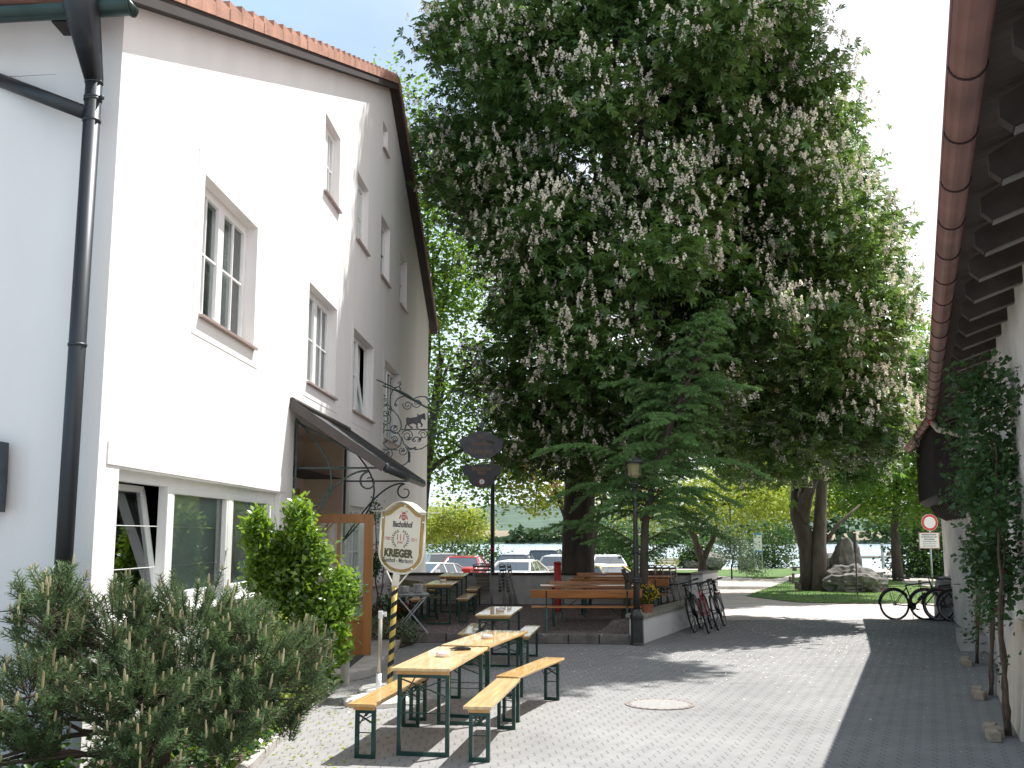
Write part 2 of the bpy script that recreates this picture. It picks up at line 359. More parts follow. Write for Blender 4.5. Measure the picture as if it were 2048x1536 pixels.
# paving: zig-zag interlocking stones laid along the barn wall direction
def paving():
    m,n,b,o=nodes('paving')
    def N(t,**k):
        x=n.nodes.new(t)
        for a,v in k.items(): setattr(x,a,v)
        return x
    def MA(op,a,b_=None,c=None):
        x=N('ShaderNodeMath',operation=op)
        for i,q in enumerate((a,b_,c)):
            if q is None: continue
            if isinstance(q,(int,float)): x.inputs[i].default_value=q
            else: n.links.new(q,x.inputs[i])
        return x.outputs[0]
    t=N('ShaderNodeTexCoord'); mp=N('ShaderNodeMapping'); mp.inputs['Rotation'].default_value=(0,0,R(22)); n.links.new(t.outputs['Object'],mp.inputs[0])
    sp=N('ShaderNodeSeparateXYZ'); n.links.new(mp.outputs[0],sp.inputs[0]); X,Y=sp.outputs[0],sp.outputs[1]
    P=.144; Q=.165
    zig=MA('MULTIPLY',MA('SINE',MA('MULTIPLY',Y,2*math.pi/Q)),.020)
    u=MA('DIVIDE',MA('ADD',X,zig),P)
    fu=MA('ABSOLUTE',MA('SUBTRACT',MA('FRACT',u),.5))            # 0 at the joint
    jl=MA('SUBTRACT',1.0,MA('SMOOTH_MIN',MA('DIVIDE',fu,.075),1.0,.1))
    dash=MA('MAXIMUM',MA('POWER',MA('ABSOLUTE',MA('SINE',MA('MULTIPLY',Y,2*math.pi/Q))),3.0),MA('MULTIPLY',MA('GREATER_THAN',MA('COSINE',MA('MULTIPLY',Y,2*math.pi/Q)),0.1),.75))
    row=MA('FLOOR',u)
    v=MA('DIVIDE',MA('ADD',Y,MA('MULTIPLY',row,Q*.0)),Q)
    fv=MA('ABSOLUTE',MA('SUBTRACT',MA('FRACT',v),.5))
    jv=MA('SUBTRACT',1.0,MA('SMOOTH_MIN',MA('DIVIDE',fv,.02),1.0,.1))
    deep=MA('MAXIMUM',MA('MULTIPLY',jl,MA('ADD',MA('MULTIPLY',dash,.85),.08)),MA('MULTIPLY',jv,.28))
    # per stone tone
    wn=N('ShaderNodeTexWhiteNoise',noise_dimensions='2D'); cb=N('ShaderNodeCombineXYZ'); n.links.new(row,cb.inputs[0]); n.links.new(MA('FLOOR',v),cb.inputs[1]); n.links.new(cb.outputs[0],wn.inputs['Vector'])
    n1=N('ShaderNodeTexNoise'); n1.inputs['Scale'].default_value=.55; n1.inputs['Detail'].default_value=8; n.links.new(t.outputs['Object'],n1.inputs['Vector'])
    n2=N('ShaderNodeTexNoise'); n2.inputs['Scale'].default_value=45; n2.inputs['Detail'].default_value=4; n.links.new(t.outputs['Object'],n2.inputs['Vector'])
    tone=MA('ADD',MA('ADD',MA('MULTIPLY',wn.outputs[0],.12),MA('MULTIPLY',n1.outputs[0],.55)),MA('MULTIPLY',n2.outputs[0],.35))
    rp=N('ShaderNodeValToRGB'); rp.color_ramp.elements[0].position=.28; rp.color_ramp.elements[1].position=.75
    rp.color_ramp.elements[0].color=(.185,.183,.180,1); rp.color_ramp.elements[1].color=(.315,.310,.302,1); n.links.new(tone,rp.inputs[0])
    mo=N('ShaderNodeMixRGB'); mo.inputs[2].default_value=(.055,.048,.035,1); n.links.new(MA('MULTIPLY',deep,.85),mo.inputs[0]); n.links.new(rp.outputs[0],mo.inputs[1])
    n.links.new(mo.outputs[0],b.inputs['Base Color']); b.inputs['Roughness'].default_value=.85; b.inputs['Specular IOR Level'].default_value=.25
    h=MA('SUBTRACT',MA('MULTIPLY',n2.outputs[0],.25),deep)
    bp=N('ShaderNodeBump'); bp.inputs['Strength'].default_value=.6; bp.inputs['Distance'].default_value=.006; n.links.new(h,bp.inputs['Height']); n.links.new(bp.outputs[0],b.inputs['Normal'])
paving()
mat('gravel_path',(.44,.38,.33),.95,.22,1.2,bump=.5,bscale=30)
mat('terrace_gravel',(.20,.155,.14),.95,.35,25,bump=.9,bscale=90,det=8)
mat('road_surface',(.46,.41,.39),.92,.15,1.5,bump=.3,bscale=50)
mat('lawn_green',(.10,.17,.03),.95,.35,1.2,bump=1,bscale=25,col2=(.045,.10,.014))
mat('far_field',(.20,.16,.10),.95,.2,.02)
mat('far_green',(.05,.085,.055),.95,.4,.03)
def water():
    m,n,b,o=nodes('river_water')
    b.inputs['Base Color'].default_value=(.42,.52,.58,1); b.inputs['Roughness'].default_value=.12; b.inputs['IOR'].default_value=1.33
    t=n.nodes.new('ShaderNodeTexCoord'); mp=n.nodes.new('ShaderNodeMapping'); mp.inputs['Scale'].default_value=(.6,1.6,1); n.links.new(t.outputs['Object'],mp.inputs[0])
    ns=n.nodes.new('ShaderNodeTexNoise'); ns.inputs['Scale'].default_value=1.1; ns.inputs['Detail'].default_value=5; ns.inputs['Roughness'].default_value=.6; n.links.new(mp.outputs[0],ns.inputs['Vector'])
    bp=n.nodes.new('ShaderNodeBump'); bp.inputs['Strength'].default_value=1; bp.inputs['Distance'].default_value=.22; n.links.new(ns.outputs[0],bp.inputs['Height']); n.links.new(bp.outputs[0],b.inputs['Normal'])
water()
# ---------------- ground ----------------
g=MB()
ys=[-12,27,95,101,104]; zs=[0,0,-.9,-2.1,-3]
for i in range(4): g.quad((-160,ys[i],zs[i]-.012),(160,ys[i],zs[i]-.012),(160,ys[i+1],zs[i+1]-.012),(-160,ys[i+1],zs[i+1]-.012))
struct('ground',g,'gravel_path')
g=MB(); g.quad((-30,-10,-.001),(40,-10,-.001),(40,24.4,-.001),(-30,24.4,-.001)); struct('pavement',g,'paving')
def slope(p,dz): return (p[0],p[1],gz(p[1])+dz)
g=MB(); g.quad(*[slope(p,.002) for p in ((4.2,24.4),(60,24.4),(60,27.0),(4.2,27.0))]); g.quad(*[slope(p,.002) for p in ((4.2,27.0),(60,27.0),(60,30.6),(6.2,30.6))]); struct('road',g,'road_surface')
g=MB(); g.quad(*[slope(p,0) for p in ((-40,27.2),(5,27.2),(8,66),(-40,66))]); struct('parking_lot',g,'gravel_path')
def px_poly(pts,dz):
    P=[atg(u,v) for u,v in pts]; return [(p.x,p.y,gz(p.y)+dz) for p in P]
lawns=[[(1492,1192),(1530,1178),(1610,1150),(1700,1141),(1728,1143),(1770,1156),(1800,1164),(1848,1172),(1990,1190),(2100,1200),(2100,1205.5),(1900,1206),(1680,1206.5),(1590,1204)],
 [(1300,1141),(1440,1139),(1640,1136.8),(1730,1136.8),(1700,1139.5),(1600,1147),(1545,1158),(1440,1152),(1300,1160)],
 [(1790,1143),(1840,1138),(2200,1136),(2200,1160),(1900,1158),(1840,1152)]]
for P in lawns:
    g=MB(); g.quad(*px_poly(P,.008)); struct('lawn',g,'lawn_green')
def inside(x,y,P):
    c=False;n=len(P)
    for i in range(n):
        a,b=P[i],P[i-1]
        if (a[1]>y)!=(b[1]>y) and x<(b[0]-a[0])*(y-a[1])/(b[1]-a[1])+a[0]: c=not c
    return c
gp=[]
for P in lawns[:2]:
    Q=px_poly(P,.008); xs=[q[0] for q in Q]; yy=[q[1] for q in Q]
    for _ in range(26000):
        x=rnd.uniform(min(xs),max(xs)); y=rnd.uniform(min(yy),min(max(yy),60))
        if inside(x,y,Q): gp.append((x,y,gz(y)+.005))
gp=np.array(gp); k=len(gp)
gt=np.array([(-.16,0,0),(.16,0,0),(.05,.25,.9),(-.05,.2,.9)],float)
o=quadmesh('grass_blades',cloud(gp,frames(k,tilt=.25),rng.uniform(.03,.075,k),gt,4),'grass_leaf',kind='stuff'); tag(o,'short green grass blades growing over the riverside lawn','grass')
g=MB(); g.quad((-400,98,-1.6),(500,98,-1.6),(500,492,-1.6),(-400,492,-1.6)); struct('river',g,'river_water')
# far bank and hills
def strip(name,y0,z0,y1,z1,m,amp=0):
    g=MB(); N_=40
    for i in range(N_):
        x0=-500+1100*i/N_; x1=-500+1100*(i+1)/N_
        a=amp*math.sin(i*.7)+amp*.6*math.sin(i*1.9); b=amp*math.sin((i+1)*.7)+amp*.6*math.sin((i+1)*1.9)
        g.quad((x0,y0,z0),(x1,y0,z0),(x1,y1,z1+b),(x0,y1,z1+a))
    struct(name,g,m)
strip('far_bank',486,-2,494,.2,'far_green'); strip('field',494,.2,640,5.5,'far_field',.3); strip('hills',640,4.5,1300,42,'far_green',5)
# low granite kerb and terrace floor
TZ=lambda y:.16+.042*(y-19)
tl=[(-2.2,18.9),(2.25,18.35),(4.95,24.2),(-3.4,24.2)]
g=MB(); g.quad(*[(x,y,TZ(y)) for x,y in ((-3.2,19.32),(2.08,19.0),(2.22,19.15),(4.22,24.0),(4.2,24.3),(-3.2,24.3))]); struct('terrace',g,'terrace_gravel')
g=MB(); n_=7
a=Vector((-1.75,19.22,0)); b_=Vector((2.14,18.92,0)); d=(b_-a)/n_
for i in range(n_):
    p=a+d*i; q=a+d*(i+1)-d.normalized()*.015
    g.beam(p+Vector((0,.07,.085)),q+Vector((0,.07,.085)),.15,.17)
struct('kerb',g,'kerb_stone',bev=.012)
# planting bed with stone edging along the inn
g=MB(); edge=[(-2.15,6.0),(-2.18,8.7),(-2.24,10.6),(-2.25,12.5),(-2.3,13.5),(-2.75,13.9)]
for i in range(len(edge)-1):
    a=Vector((*edge[i],0)); b_=Vector((*edge[i+1],0)); k=max(1,int((b_-a).length/.55)); 
    for j in range(k):
        p=a+(b_-a)*j/k; q=a+(b_-a)*(j+1)/k-(b_-a).normalized()*.012
        g.beam(p+Vector((0,0,.035+.008*rnd.random())),q+Vector((0,0,.035+.008*rnd.random())),.09,.09)
struct('bed_edging',g,'concrete',bev=.01)
g=MB(); g.quad((-6,5,.05),(-2.2,5,.05),(-2.24,12.5,.05),(-2.35,13.5,.05),(-3.3,14.0,.05),(-3.5,9,.05),(-6,9,.05)); struct('planting_bed',g,'soil')
g=MB(); g.quad((-2.95,18.2,.03),(-1.9,18.3,.03),(-1.75,19.1,.03),(-1.6,19.4,.2),(-3.1,20,.2)); struct('flower_bed',g,'soil')
# ---------------- inn building (left) ----------------
TH=math.atan(88/2073); IC=Vector((-3.5013,8.6853,0))
inn=thing('inn_building','white rendered inn with red tiled gable roof, left of the courtyard','building',IC,-TH)
IM=root_mat(inn)
def IL(x,y,z=0): return IM@Vector((x,y,z))     # inn local (x out of the facade, y along it) -> world
RL=[(0,6.72),(14.3,12.42),(22.2,8.45)]
def roofz(y):
    for i in range(2):
        if y<=RL[i+1][0]: return RL[i][1]+(RL[i+1][1]-RL[i][1])*(y-RL[i][0])/(RL[i+1][0]-RL[i][0])
    return RL[2][1]
W=[(2.23,4.25,4.32,5.90),(7.1,9.15,4.32,5.90),(10.72,12.88,4.32,5.90),(14.36,16.5,4.13,5.90)]
V=[(7.9,9.1,7.70,9.06),(10.72,11.94,7.70,9.06),(13.52,14.72,7.70,9.08),(16.34,17.55,7.70,9.06)]
A=[(13.5,14.15,10.66,11.28)]
G=[(.42,5.78,1.2,2.52),(10.75,12.2,.75,2.5),(13.2,14.7,.9,2.5)]
PORCH=(6.45,10.0,0,3.62)
holes=W+V+A+G+[PORCH]
g=MB(); cuts=sorted(set([0,14.3,22.2]+[h[0] for h in holes]+[h[1] for h in holes]))
for a,b_ in zip(cuts,cuts[1:]):
    m_=(a+b_)/2; hs=sorted([(h[2],h[3]) for h in holes if h[0]<m_<h[1]]); z=-.3
    for h in hs:
        if h[0]>z+.01: g.quad(IL(0,a,z),IL(0,b_,z),IL(0,b_,h[0]),IL(0,a,h[0]))
        z=h[1]
    g.quad(IL(0,a,z),IL(0,b_,z),IL(0,b_,roofz(b_)),IL(0,a,roofz(a)))
def reveal(g,h,d,bottom=True):
    y0,y1,z0,z1=h
    g.quad(IL(0,y0,z0),IL(0,y0,z1),IL(-d,y0,z1),IL(-d,y0,z0)); g.quad(IL(0,y1,z0),IL(-d,y1,z0),IL(-d,y1,z1),IL(0,y1,z1))
    g.quad(IL(0,y0,z1),IL(0,y1,z1),IL(-d,y1,z1),IL(-d,y0,z1))
    if bottom: g.quad(IL(0,y0,z0),IL(-d,y0,z0),IL(-d,y1,z0),IL(0,y1,z0))
for h in W+V+A+G: reveal(g,h,.2)
# eave-side wall (turned 96 degrees), back and inner walls so rooms are dark
cl=Vector((0,0,0)); dl=Vector((-.994,.108,0))
LW=lambda t,z,o=0: Vector((IC.x,IC.y,0))+dl*t+Vector((-.108,-.994,0))*o+Vector((0,0,z))
g.quad(LW(0,-.3),LW(12,-.3),LW(12,6.72),LW(0,6.72))
g.quad(IL(0,22.2,-.3),IL(-12,22.2,-.3),IL(-12,22.2,8.45),IL(0,22.2,8.45)); g.quad(IL(-12,0,-.3),IL(-12,22.2,-.3),IL(-12,22.2,8),IL(-12,0,8))
g.build('wall','white_render',inn)
g=MB()   # shallow raised plaster strips on the eave wall + corner pilaster
g.prism([LW(0,-.2,.012),LW(.62,-.2,.012),LW(.62,6.7,.012),LW(0,6.7,.012)],Vector((-.108,-.994,0))*-.011)
g.prism([LW(.62,6.05,.012),LW(9,6.05,.012),LW(9,6.7,.012),LW(.62,6.7,.012)],Vector((-.108,-.994,0))*-.011)
g.build('plaster_band','white_render',inn)
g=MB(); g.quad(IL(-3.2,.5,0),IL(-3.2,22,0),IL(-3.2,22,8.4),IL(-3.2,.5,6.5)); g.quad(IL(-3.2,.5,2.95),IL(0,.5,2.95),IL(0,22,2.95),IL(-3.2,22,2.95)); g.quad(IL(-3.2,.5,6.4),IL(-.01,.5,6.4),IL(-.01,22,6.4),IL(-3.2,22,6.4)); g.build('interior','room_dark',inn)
# window builder
def window(h,casements=2,vbar=True,hbars=1,d=.17,cur='both',surround=True,open_=None):
    y0,y1,z0,z1=h; f=MB(); x=-d; t=.065
    def bx(ya,yb,za,zb,xx=x,th=.06): f.box((xx,(ya+yb)/2,(za+zb)/2),(th,yb-ya,zb-za))
    bx(y0,y1,z1-t,z1); bx(y0,y1,z0,z0+t); bx(y0,y0+t,z0+t,z1-t); bx(y1-t,y1,z0+t,z1-t)
    cw=(y1-y0)/casements
    for i in range(1,casements): bx(y0+cw*i-.055,y0+cw*i+.055,z0+t,z1-t,x+.006)
    for i in range(casements):
        a=y0+cw*i+(t if i==0 else .055); b=y0+cw*(i+1)-(t if i==casements-1 else .055); k=.045
        if open_==i: continue
        bx(a,a+k,z0+t,z1-t,x+.012,.05); bx(b-k,b,z0+t,z1-t,x+.012,.05); bx(a+k,b-k,z1-t-k,z1-t,x+.012,.05); bx(a+k,b-k,z0+t,z0+t+k,x+.012,.05)
        if vbar: bx((a+b)/2-.014,(a+b)/2+.014,z0+t+k,z1-t-k,x+.012,.03)
        for j in range(hbars):
            zz=z0+(z1-z0)*(j+1)/(hbars+1); bx(a+k,b-k,zz-.014,zz+.014,x+.010,.03)
    f.v=[tuple(IL(*p)) for p in f.v]; fo=f.build('window','window_white',inn,bev=.004)
    p=MB(); 
    for i in range(casements):
        if open_==i: continue
        a=y0+cw*i+.04; b=y0+cw*(i+1)-.04; p.quad(IL(x-.005,a,z0+.05),IL(x-.005,b,z0+.05),IL(x-.005,b,z1-.05),IL(x-.005,a,z1-.05))
    p.build('pane','glass_pane',fo)
    if cur:
        c=MB()
        for i in range(casements):
            a=y0+cw*i; b=y0+cw*(i+1)
            segs=[(a+.02,b-.02)] if cur=='full' else [(a+.55*cw,b-.03)] if cur=='right' else [(a,a+.46*cw),(b-.44*cw,b)]
            for s0,s1 in segs:
                n=14
                for j in range(n):
                    ya=s0+(s1-s0)*j/n; yb=s0+(s1-s0)*(j+1)/n; xa=x-.13+.02*math.sin(j*2.2); xb=x-.13+.02*math.sin((j+1)*2.2)
                    c.quad(IL(xa,ya,z0),IL(xb,yb,z0),IL(xb,yb,z1),IL(xa,ya,z1))
        c.build('curtain','curtain',fo)
    if open_ is not None:      # tilted-in casement
        a=y0+cw*open_+.05; b=y0+cw*(open_+1)-.05; q=MB(); zt=z1-t; zb=z0+t; off=.22
        def P(y,z): return IL(x-.02-off*(z-zb)/(zt-zb),y,z)
        for p_,q_ in (((a,zb),(a,zt)),((b,zb),(b,zt)),((a,zb),(b,zb)),((a,zt),(b,zt))): q.beam(P(*p_),P(*q_),.06,.05)
        if vbar: q.beam(P((a+b)/2,zb),P((a+b)/2,zt),.025,.03)
        so=q.build('casement','window_white',fo); q=MB(); q.quad(P(a,zb),P(b,zb),P(b,zt),P(a,zt)); q.build('pane','glass_pane',fo)
    s=MB(); s.prism([IL(-.16,y0,z0+.02),IL(.065,y0-.03,z0-.012),IL(.065,y0-.03,z0-.042),IL(-.16,y0,z0-.02)],IL(0,y1-y0+.05,0)-IL(0,0,0))
    s.build('sill','sill_metal',fo)
    if surround:
        q=MB(); e=.2; r=.007
        for ya,yb,za,zb in ((y0-e,y1+e,z1,z1+e),(y0-e,y1+e,z0-e-.05,z0-.05),(y0-e,y0,z0-.05,z1),(y1,y1+e,z0-.05,z1),(y0-e-.03,y0-e+.22,z1+e,z1+e+.05),(y1+e-.22,y1+e+.03,z1+e,z1+e+.05)):
            q.box(((r)/2-.001,(ya+yb)/2,(za+zb)/2),(r,yb-ya,zb-za))
        q.v=[tuple(IL(*p)) for p in q.v]; q.build('surround','white_render',fo)
window(W[0],2); window(W[1],2); window(W[2],2,open_=1); window(W[3],2)
for i,v in enumerate(V): window(v,2 if i<2 else 1,vbar=i<2,hbars=1,surround=False,d=.15,cur='full' if i==2 else 'both' if i<3 else None)
window(A[0],1,vbar=False,hbars=0,surround=False,d=.12,cur='full')
window(G[1],2,vbar=True,hbars=3,d=.12,cur='full'); window(G[2],2,hbars=3,d=.12,cur='full')
# ground floor shop window of four lights, left one tilted open
y0,y1,z0,z1=G[0]; f=MB(); xs=[.42,1.82,3.78,5.60]; d=-.12
def fb(ya,yb,za,zb,xx=d,th=.08): f.box((xx,(ya+yb)/2,(za+zb)/2),(th,yb-ya,zb-za))
fb(y0,y1,z1-.10,z1); fb(y0,y1,z0,z0+.09); fb(y0,y0+.08,z0+.09,z1-.1); fb(y1-.18,y1,z0+.09,z1-.1)
for x in xs[1:3]: fb(x-.05,x+.09,z0+.09,z1-.1,d+.005,.1)
for a,b_ in ((xs[1]+.09,xs[2]-.05),(xs[2]+.09,5.60)):
    for q in ((a,b_,z1-.16,z1-.1),(a,b_,z0+.09,z0+.15),(a,a+.06,z0+.15,z1-.16),(b_-.06,b_,z0+.15,z1-.16)): fb(*q,d+.02,.06)
f.v=[tuple(IL(*p)) for p in f.v]; fo=f.build('window','window_white',inn,bev=.005)
p=MB(); 
for a,b_ in ((xs[1]+.1,xs[2]-.06),(xs[2]+.1,5.58)): p.quad(IL(d-.01,a,z0),IL(d-.01,b_,z0),IL(d-.01,b_,z1-.1),IL(d-.01,a,z1-.1))
p.build('pane','glass_pane',fo)
q=MB(); a,b_,zb,zt=.52,1.74,z0+.1,z1-.13
def P(y,z): return IL(d-.02-.20*(z-zb)/(zt-zb),y-.0*(z-zb),z)
for p_,q_ in (((a,zb),(a,zt)),((b_,zb),(b_,zt)),((a,zb),(b_,zb)),((a,zt),(b_,zt))): q.beam(P(*p_),P(*q_),.07,.06)
q.build('casement','window_white',fo); q=MB(); q.quad(P(a,zb),P(b_,zb),P(b_,zt),P(a,zt)); q.build('pane','glass_pane',fo)
q=MB(); 
for yy0,yy1 in ((1.86,5.55),):     # vertical lamella blind behind glass
    n=34
    for j in range(n):
        ya=yy0+(yy1-yy0)*j/n; q.quad(IL(d-.07,ya,z0),IL(d-.04,ya+.10,z0),IL(d-.04,ya+.10,z1-.1),IL(d-.07,ya,z1-.1))
mat('blind_grey',(.40,.47,.45),.8,.1,3); q.build('blind','blind_grey',fo)
q=MB(); [q.tube([IL(d-.022,ya,zz),IL(d-.022,yb,zz)],.0035,5) for zz in (1.62,2.02) for ya,yb in ((.5,1.74),(1.9,3.7),(3.86,5.55))]; q.build('curtain_rod','window_white',fo)
q=MB()
for j in range(12):
    t0=j/12; t1=(j+1)/12
    q.quad(IL(d-.5+.03*math.sin(j*2),1.2+.45*t0,z0),IL(d-.5+.03*math.sin(j*2+2),1.2+.45*t1,z0),IL(d-.5+.03*math.sin(j*2+2),1.1+.6*t1,z1-.1),IL(d-.5+.03*math.sin(j*2),1.1+.6*t0,z1-.1))
q.build('curtain','curtain',fo)
q=MB(); q.prism([IL(-.1,y0,z0+.03),IL(.07,y0,z0-.02),IL(.07,y0,z0-.05),IL(-.1,y0,z0-.03)],IL(0,y1-y0,0)-IL(0,0,0)); q.build('sill','trim_white',fo)
q=MB(); q.box(tuple((.006,3.1,z1+.12)),(.014,5.9,.2)); q.v=[tuple(IL(*p)) for p in q.v]; q.build('surround','white_render',fo)
# porch recess
a,b_,_,pz=PORCH; g=MB(); D_=.72
g.quad(IL(0,a,0),IL(0,a,pz),IL(-D_,a,pz),IL(-D_,a,0)); g.quad(IL(0,b_,0),IL(-D_,b_,0),IL(-D_,b_,pz),IL(0,b_,pz)); g.quad(IL(0,a,pz),IL(0,b_,pz),IL(-D_,b_,pz),IL(-D_,a,pz)); g.quad(IL(-D_,a,0),IL(-D_,b_,0),IL(-D_,b_,pz),IL(-D_,a,pz))
po=g.build('porch','porch_beige',inn)
g=MB()
for q in ((7.4,7.55,.1,2.75),(9.3,9.45,.1,2.75),(7.55,9.3,2.6,2.75),(7.55,9.3,.1,.8),(8.35,8.5,.8,2.6)): g.box((-D_+.04,(q[0]+q[1])/2,(q[2]+q[3])/2),(.08,q[1]-q[0],q[3]-q[2]))
g.v=[tuple(IL(*p)) for p in g.v]; g.build('door_frame','door_wood',po)
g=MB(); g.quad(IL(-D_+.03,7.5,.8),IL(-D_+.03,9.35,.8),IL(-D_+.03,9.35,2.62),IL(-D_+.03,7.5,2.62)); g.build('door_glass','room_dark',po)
# open door leaf, hinged on the near jamb, standing square to the facade
YD=16.1; xr=atY(742,1305,YD).x; xl=xr-1.02; z0=.13; z1=atY(742,1028,YD).z
g=MB()
def db(xa,xb,za,zb,th=.05,yy=YD): g.box(((xa+xb)/2,yy,(za+zb)/2),(xb-xa,th,zb-za))
db(xr-.14,xr,z0,z1); db(xl,xl+.13,z0,z1); db(xl+.13,xr-.14,z1-.14,z1); db(xl+.13,xr-.14,z0,z0+.12); db(xl+.13,xr-.14,z0+.50,z0+.58); db(xl+.46,xl+.51,z0+.58,z1-.14); db(xl+.13,xr-.14,z0+.12,z0+.50,.025)
db(xl+.2,xr-.2,z0+.17,z0+.45,.035)
dr=g.build('door','door_wood',inn,bev=.004)
g=MB(); g.quad((xl+.12,YD,z0+.57),(xr-.13,YD,z0+.57),(xr-.13,YD,z1-.13),(xl+.12,YD,z1-.13)); g.build('pane','glass_pane',dr)
g=MB(); hx=xr-.075; hz=z0+1.05; g.lathe([(.026,0),(.026,.008)],(0,0,0),14); g.v=[(hx+p[0],YD-.026-p[2],hz+p[1]) for p in g.v]
g.tube([(hx,YD-.03,hz),(hx,YD-.075,hz),(hx-.12,YD-.075,hz+.005)],.010,8); k=MB(); k.lathe([(.026,0),(.024,.01)],(0,0,0),14); g.add([(hx+p[0],YD-.026-p[2],hz-.10+p[1]) for p in k.v],k.f); g.build('handle','chrome',dr)
g=MB(); g.box((xl+.05,YD-.01,z1+.02),(.01,.01,.01)); 
# entrance step
g=MB(); c=atz(665,1330,.13); pts=[]
for i in range(17):
    t=-math.pi/2+math.pi*.62*i/16-.25; pts.append((-3.15+1.25*math.cos(t),14.95+1.25*math.sin(t),0))
pts=[(-3.3,13.75,0)]+pts+[(-1.98,19,0),(-3.0,19,0)]
g.prism(pts,(0,0,.12)); g.build('entrance_step','concrete',inn,bev=.01)
g=MB(); g.box((-2.75,15.3,.1265),(1.0,1.5,.012)); tag(g.build('doormat','doormat'),'dark doormat lying on the round entrance step of the inn','doormat')
# ---- canopy over the entrance
s0,s1=6.15,10.3; zt,zb,pr=3.86,2.92,1.38
g=MB(); n=44
for j in range(n):     # profiled sheet
    ya=s0+(s1-s0)*j/n; yb=s0+(s1-s0)*(j+1)/n; h=.018*(1 if j%2 else -1); hb=-h
    g.quad(IL(0.01,ya,zt+h),IL(0.01,yb,zt+hb),IL(pr,yb,zb+hb),IL(pr,ya,zb+h))
cn_=g.build('canopy','canopy_sheet',inn)
g=MB(); g.prism([IL(.01,s0,zt-.03),IL(pr,s0,zb-.03),IL(pr,s0,zb-.055),IL(.01,s0,zt-.06)],IL(0,s1-s0,0)-IL(0,0,0)); g.build('boarding','canopy_under',cn_)
g=MB()
for s_ in (s0-.015,s1+.015): g.beam(IL(.01,s_,zt-.02),IL(pr+.02,s_,zb-.02),.03,.13)
g.tube([IL(.03,s0,zt+.03),IL(.03,s1,zt+.03)],.045,8)
for j in range(5): 
    t=.02+.04*j; 
g.build('canopy_trim','canopy_edge',cn_)
g=MB(); g.tube([IL(pr+.05,s0,zb-.03),IL(pr+.05,s1,zb-.05)],.055,10)
for j in range(9): g.tube([IL(pr+.05,s0+.05+j*.5,zb-.03),IL(pr+.05,s0+.07+j*.5,zb-.03)],.062,10)
g.build('canopy_gutter','dark_metal',cn_,smooth=True)
g=MB(); g.box(tuple(IL(pr+.02,s0+.12,zb+.02)),(.10,.2,.06)); g.build('bracket_plate','alu_grey',cn_)
for s_ in (6.5,10.12):
    g=MB(); r=.016
    g.tube([IL(.02,s_,1.6),IL(.02,s_,zt-.2)],.022,6); g.tube([IL(.02,s_,zb),IL(pr-.02,s_,zb)],r,6); g.tube([IL(.02,s_,zt-.25),IL(pr*.93,s_,zb+.02)],r,6)
    arc=[IL(.04+.52*math.sin(math.pi*i/16),s_,3.62-1.75*i/16) for i in range(17)]; g.tube(arc,r,6)
    arc=[IL(.04+1.05*(i/14),s_,1.9+.98*math.sin(math.pi/2*i/14)) for i in range(15)]; g.tube(arc,r,6)
    sp=[IL(1.12+(.15-.006*i)*math.cos(.4*i+1.6),s_,2.72+(.15-.006*i)*math.sin(.4*i+1.6)) for i in range(18)]; g.tube(sp,[.018-.0005*i for i in range(18)],6)
    g.build('bracket','wrought_iron',cn_)
# ---- roof: slabs, verge tiles, fascia
OV=.20
def roof_side(ya,za,yb,zb,tiles,mside):
    e=Vector((0,yb-ya,zb-za)); 
    g=MB(); A=[(OV,ya,za),(OV,yb,zb),(-12,yb,zb),(-12,ya,za)]
    g.quad(*[IL(x,y,z+.10) for x,y,z in A]); g.quad(*[IL(x,y,z+.0) for x,y,z in reversed(A)])
    g.quad(IL(OV,ya,za),IL(-12,ya,za),IL(-12,ya,za+.1),IL(OV,ya,za+.1)); return g
rg=roof_side(-.5,RL[0][1]-.19,14.3,RL[1][1]+.02,1,None); r2=roof_side(22.75,RL[2][1]-.25,14.3,RL[1][1]+.02,1,None)
rg.add(r2.v,r2.f)
def verge(g,ya,za,yb,zb,n,flip=1):
    for i in range(n):
        t=i/n; t2=(i+1.12)/n; y=ya+(yb-ya)*t; z=za+(zb-za)*t; y2=ya+(yb-ya)*min(t2,1.0); z2=za+(zb-za)*min(t2,1.0)
        lo=.10
        g.prism([IL(OV+.035,y,z-.02),IL(OV+.035,y2,z2-.02),IL(OV+.035,y2,z2+.115),IL(OV+.035,y,z+.115+lo)],IL(-.26,0,0)-IL(0,0,0))
        g.prism([IL(OV-.2,y,z+.10),IL(OV-.2,y2,z2+.10),IL(OV-.2,y2,z2+.115),IL(OV-.2,y,z+.115+lo)],IL(-.9,0,0)-IL(0,0,0))
verge(rg,-.5,RL[0][1]-.09,14.3,RL[1][1]+.12,34); verge(rg,22.75,RL[2][1]-.15,14.3,RL[1][1]+.12,20)
ro=rg.build('roof','roof_tile',inn)
g=MB(); 
for ya,za,yb,zb in ((-.5,RL[0][1]-.19,14.3,RL[1][1]+.02),(22.75,RL[2][1]-.25,14.3,RL[1][1]+.02)):
    g.prism([IL(OV+.012,ya,za-.06),IL(OV+.012,yb,zb-.06),IL(OV+.012,yb,zb+.09),IL(OV+.012,ya,za+.09)],IL(-.03,0,0)-IL(0,0,0))
    g.prism([IL(OV,ya,za-.03),IL(OV,yb,zb-.03),IL(OV,yb,zb-.005),IL(OV,ya,za-.005)],IL(-OV-.02,0,0)-IL(0,0,0))
g.build('fascia','fascia_dark',ro)
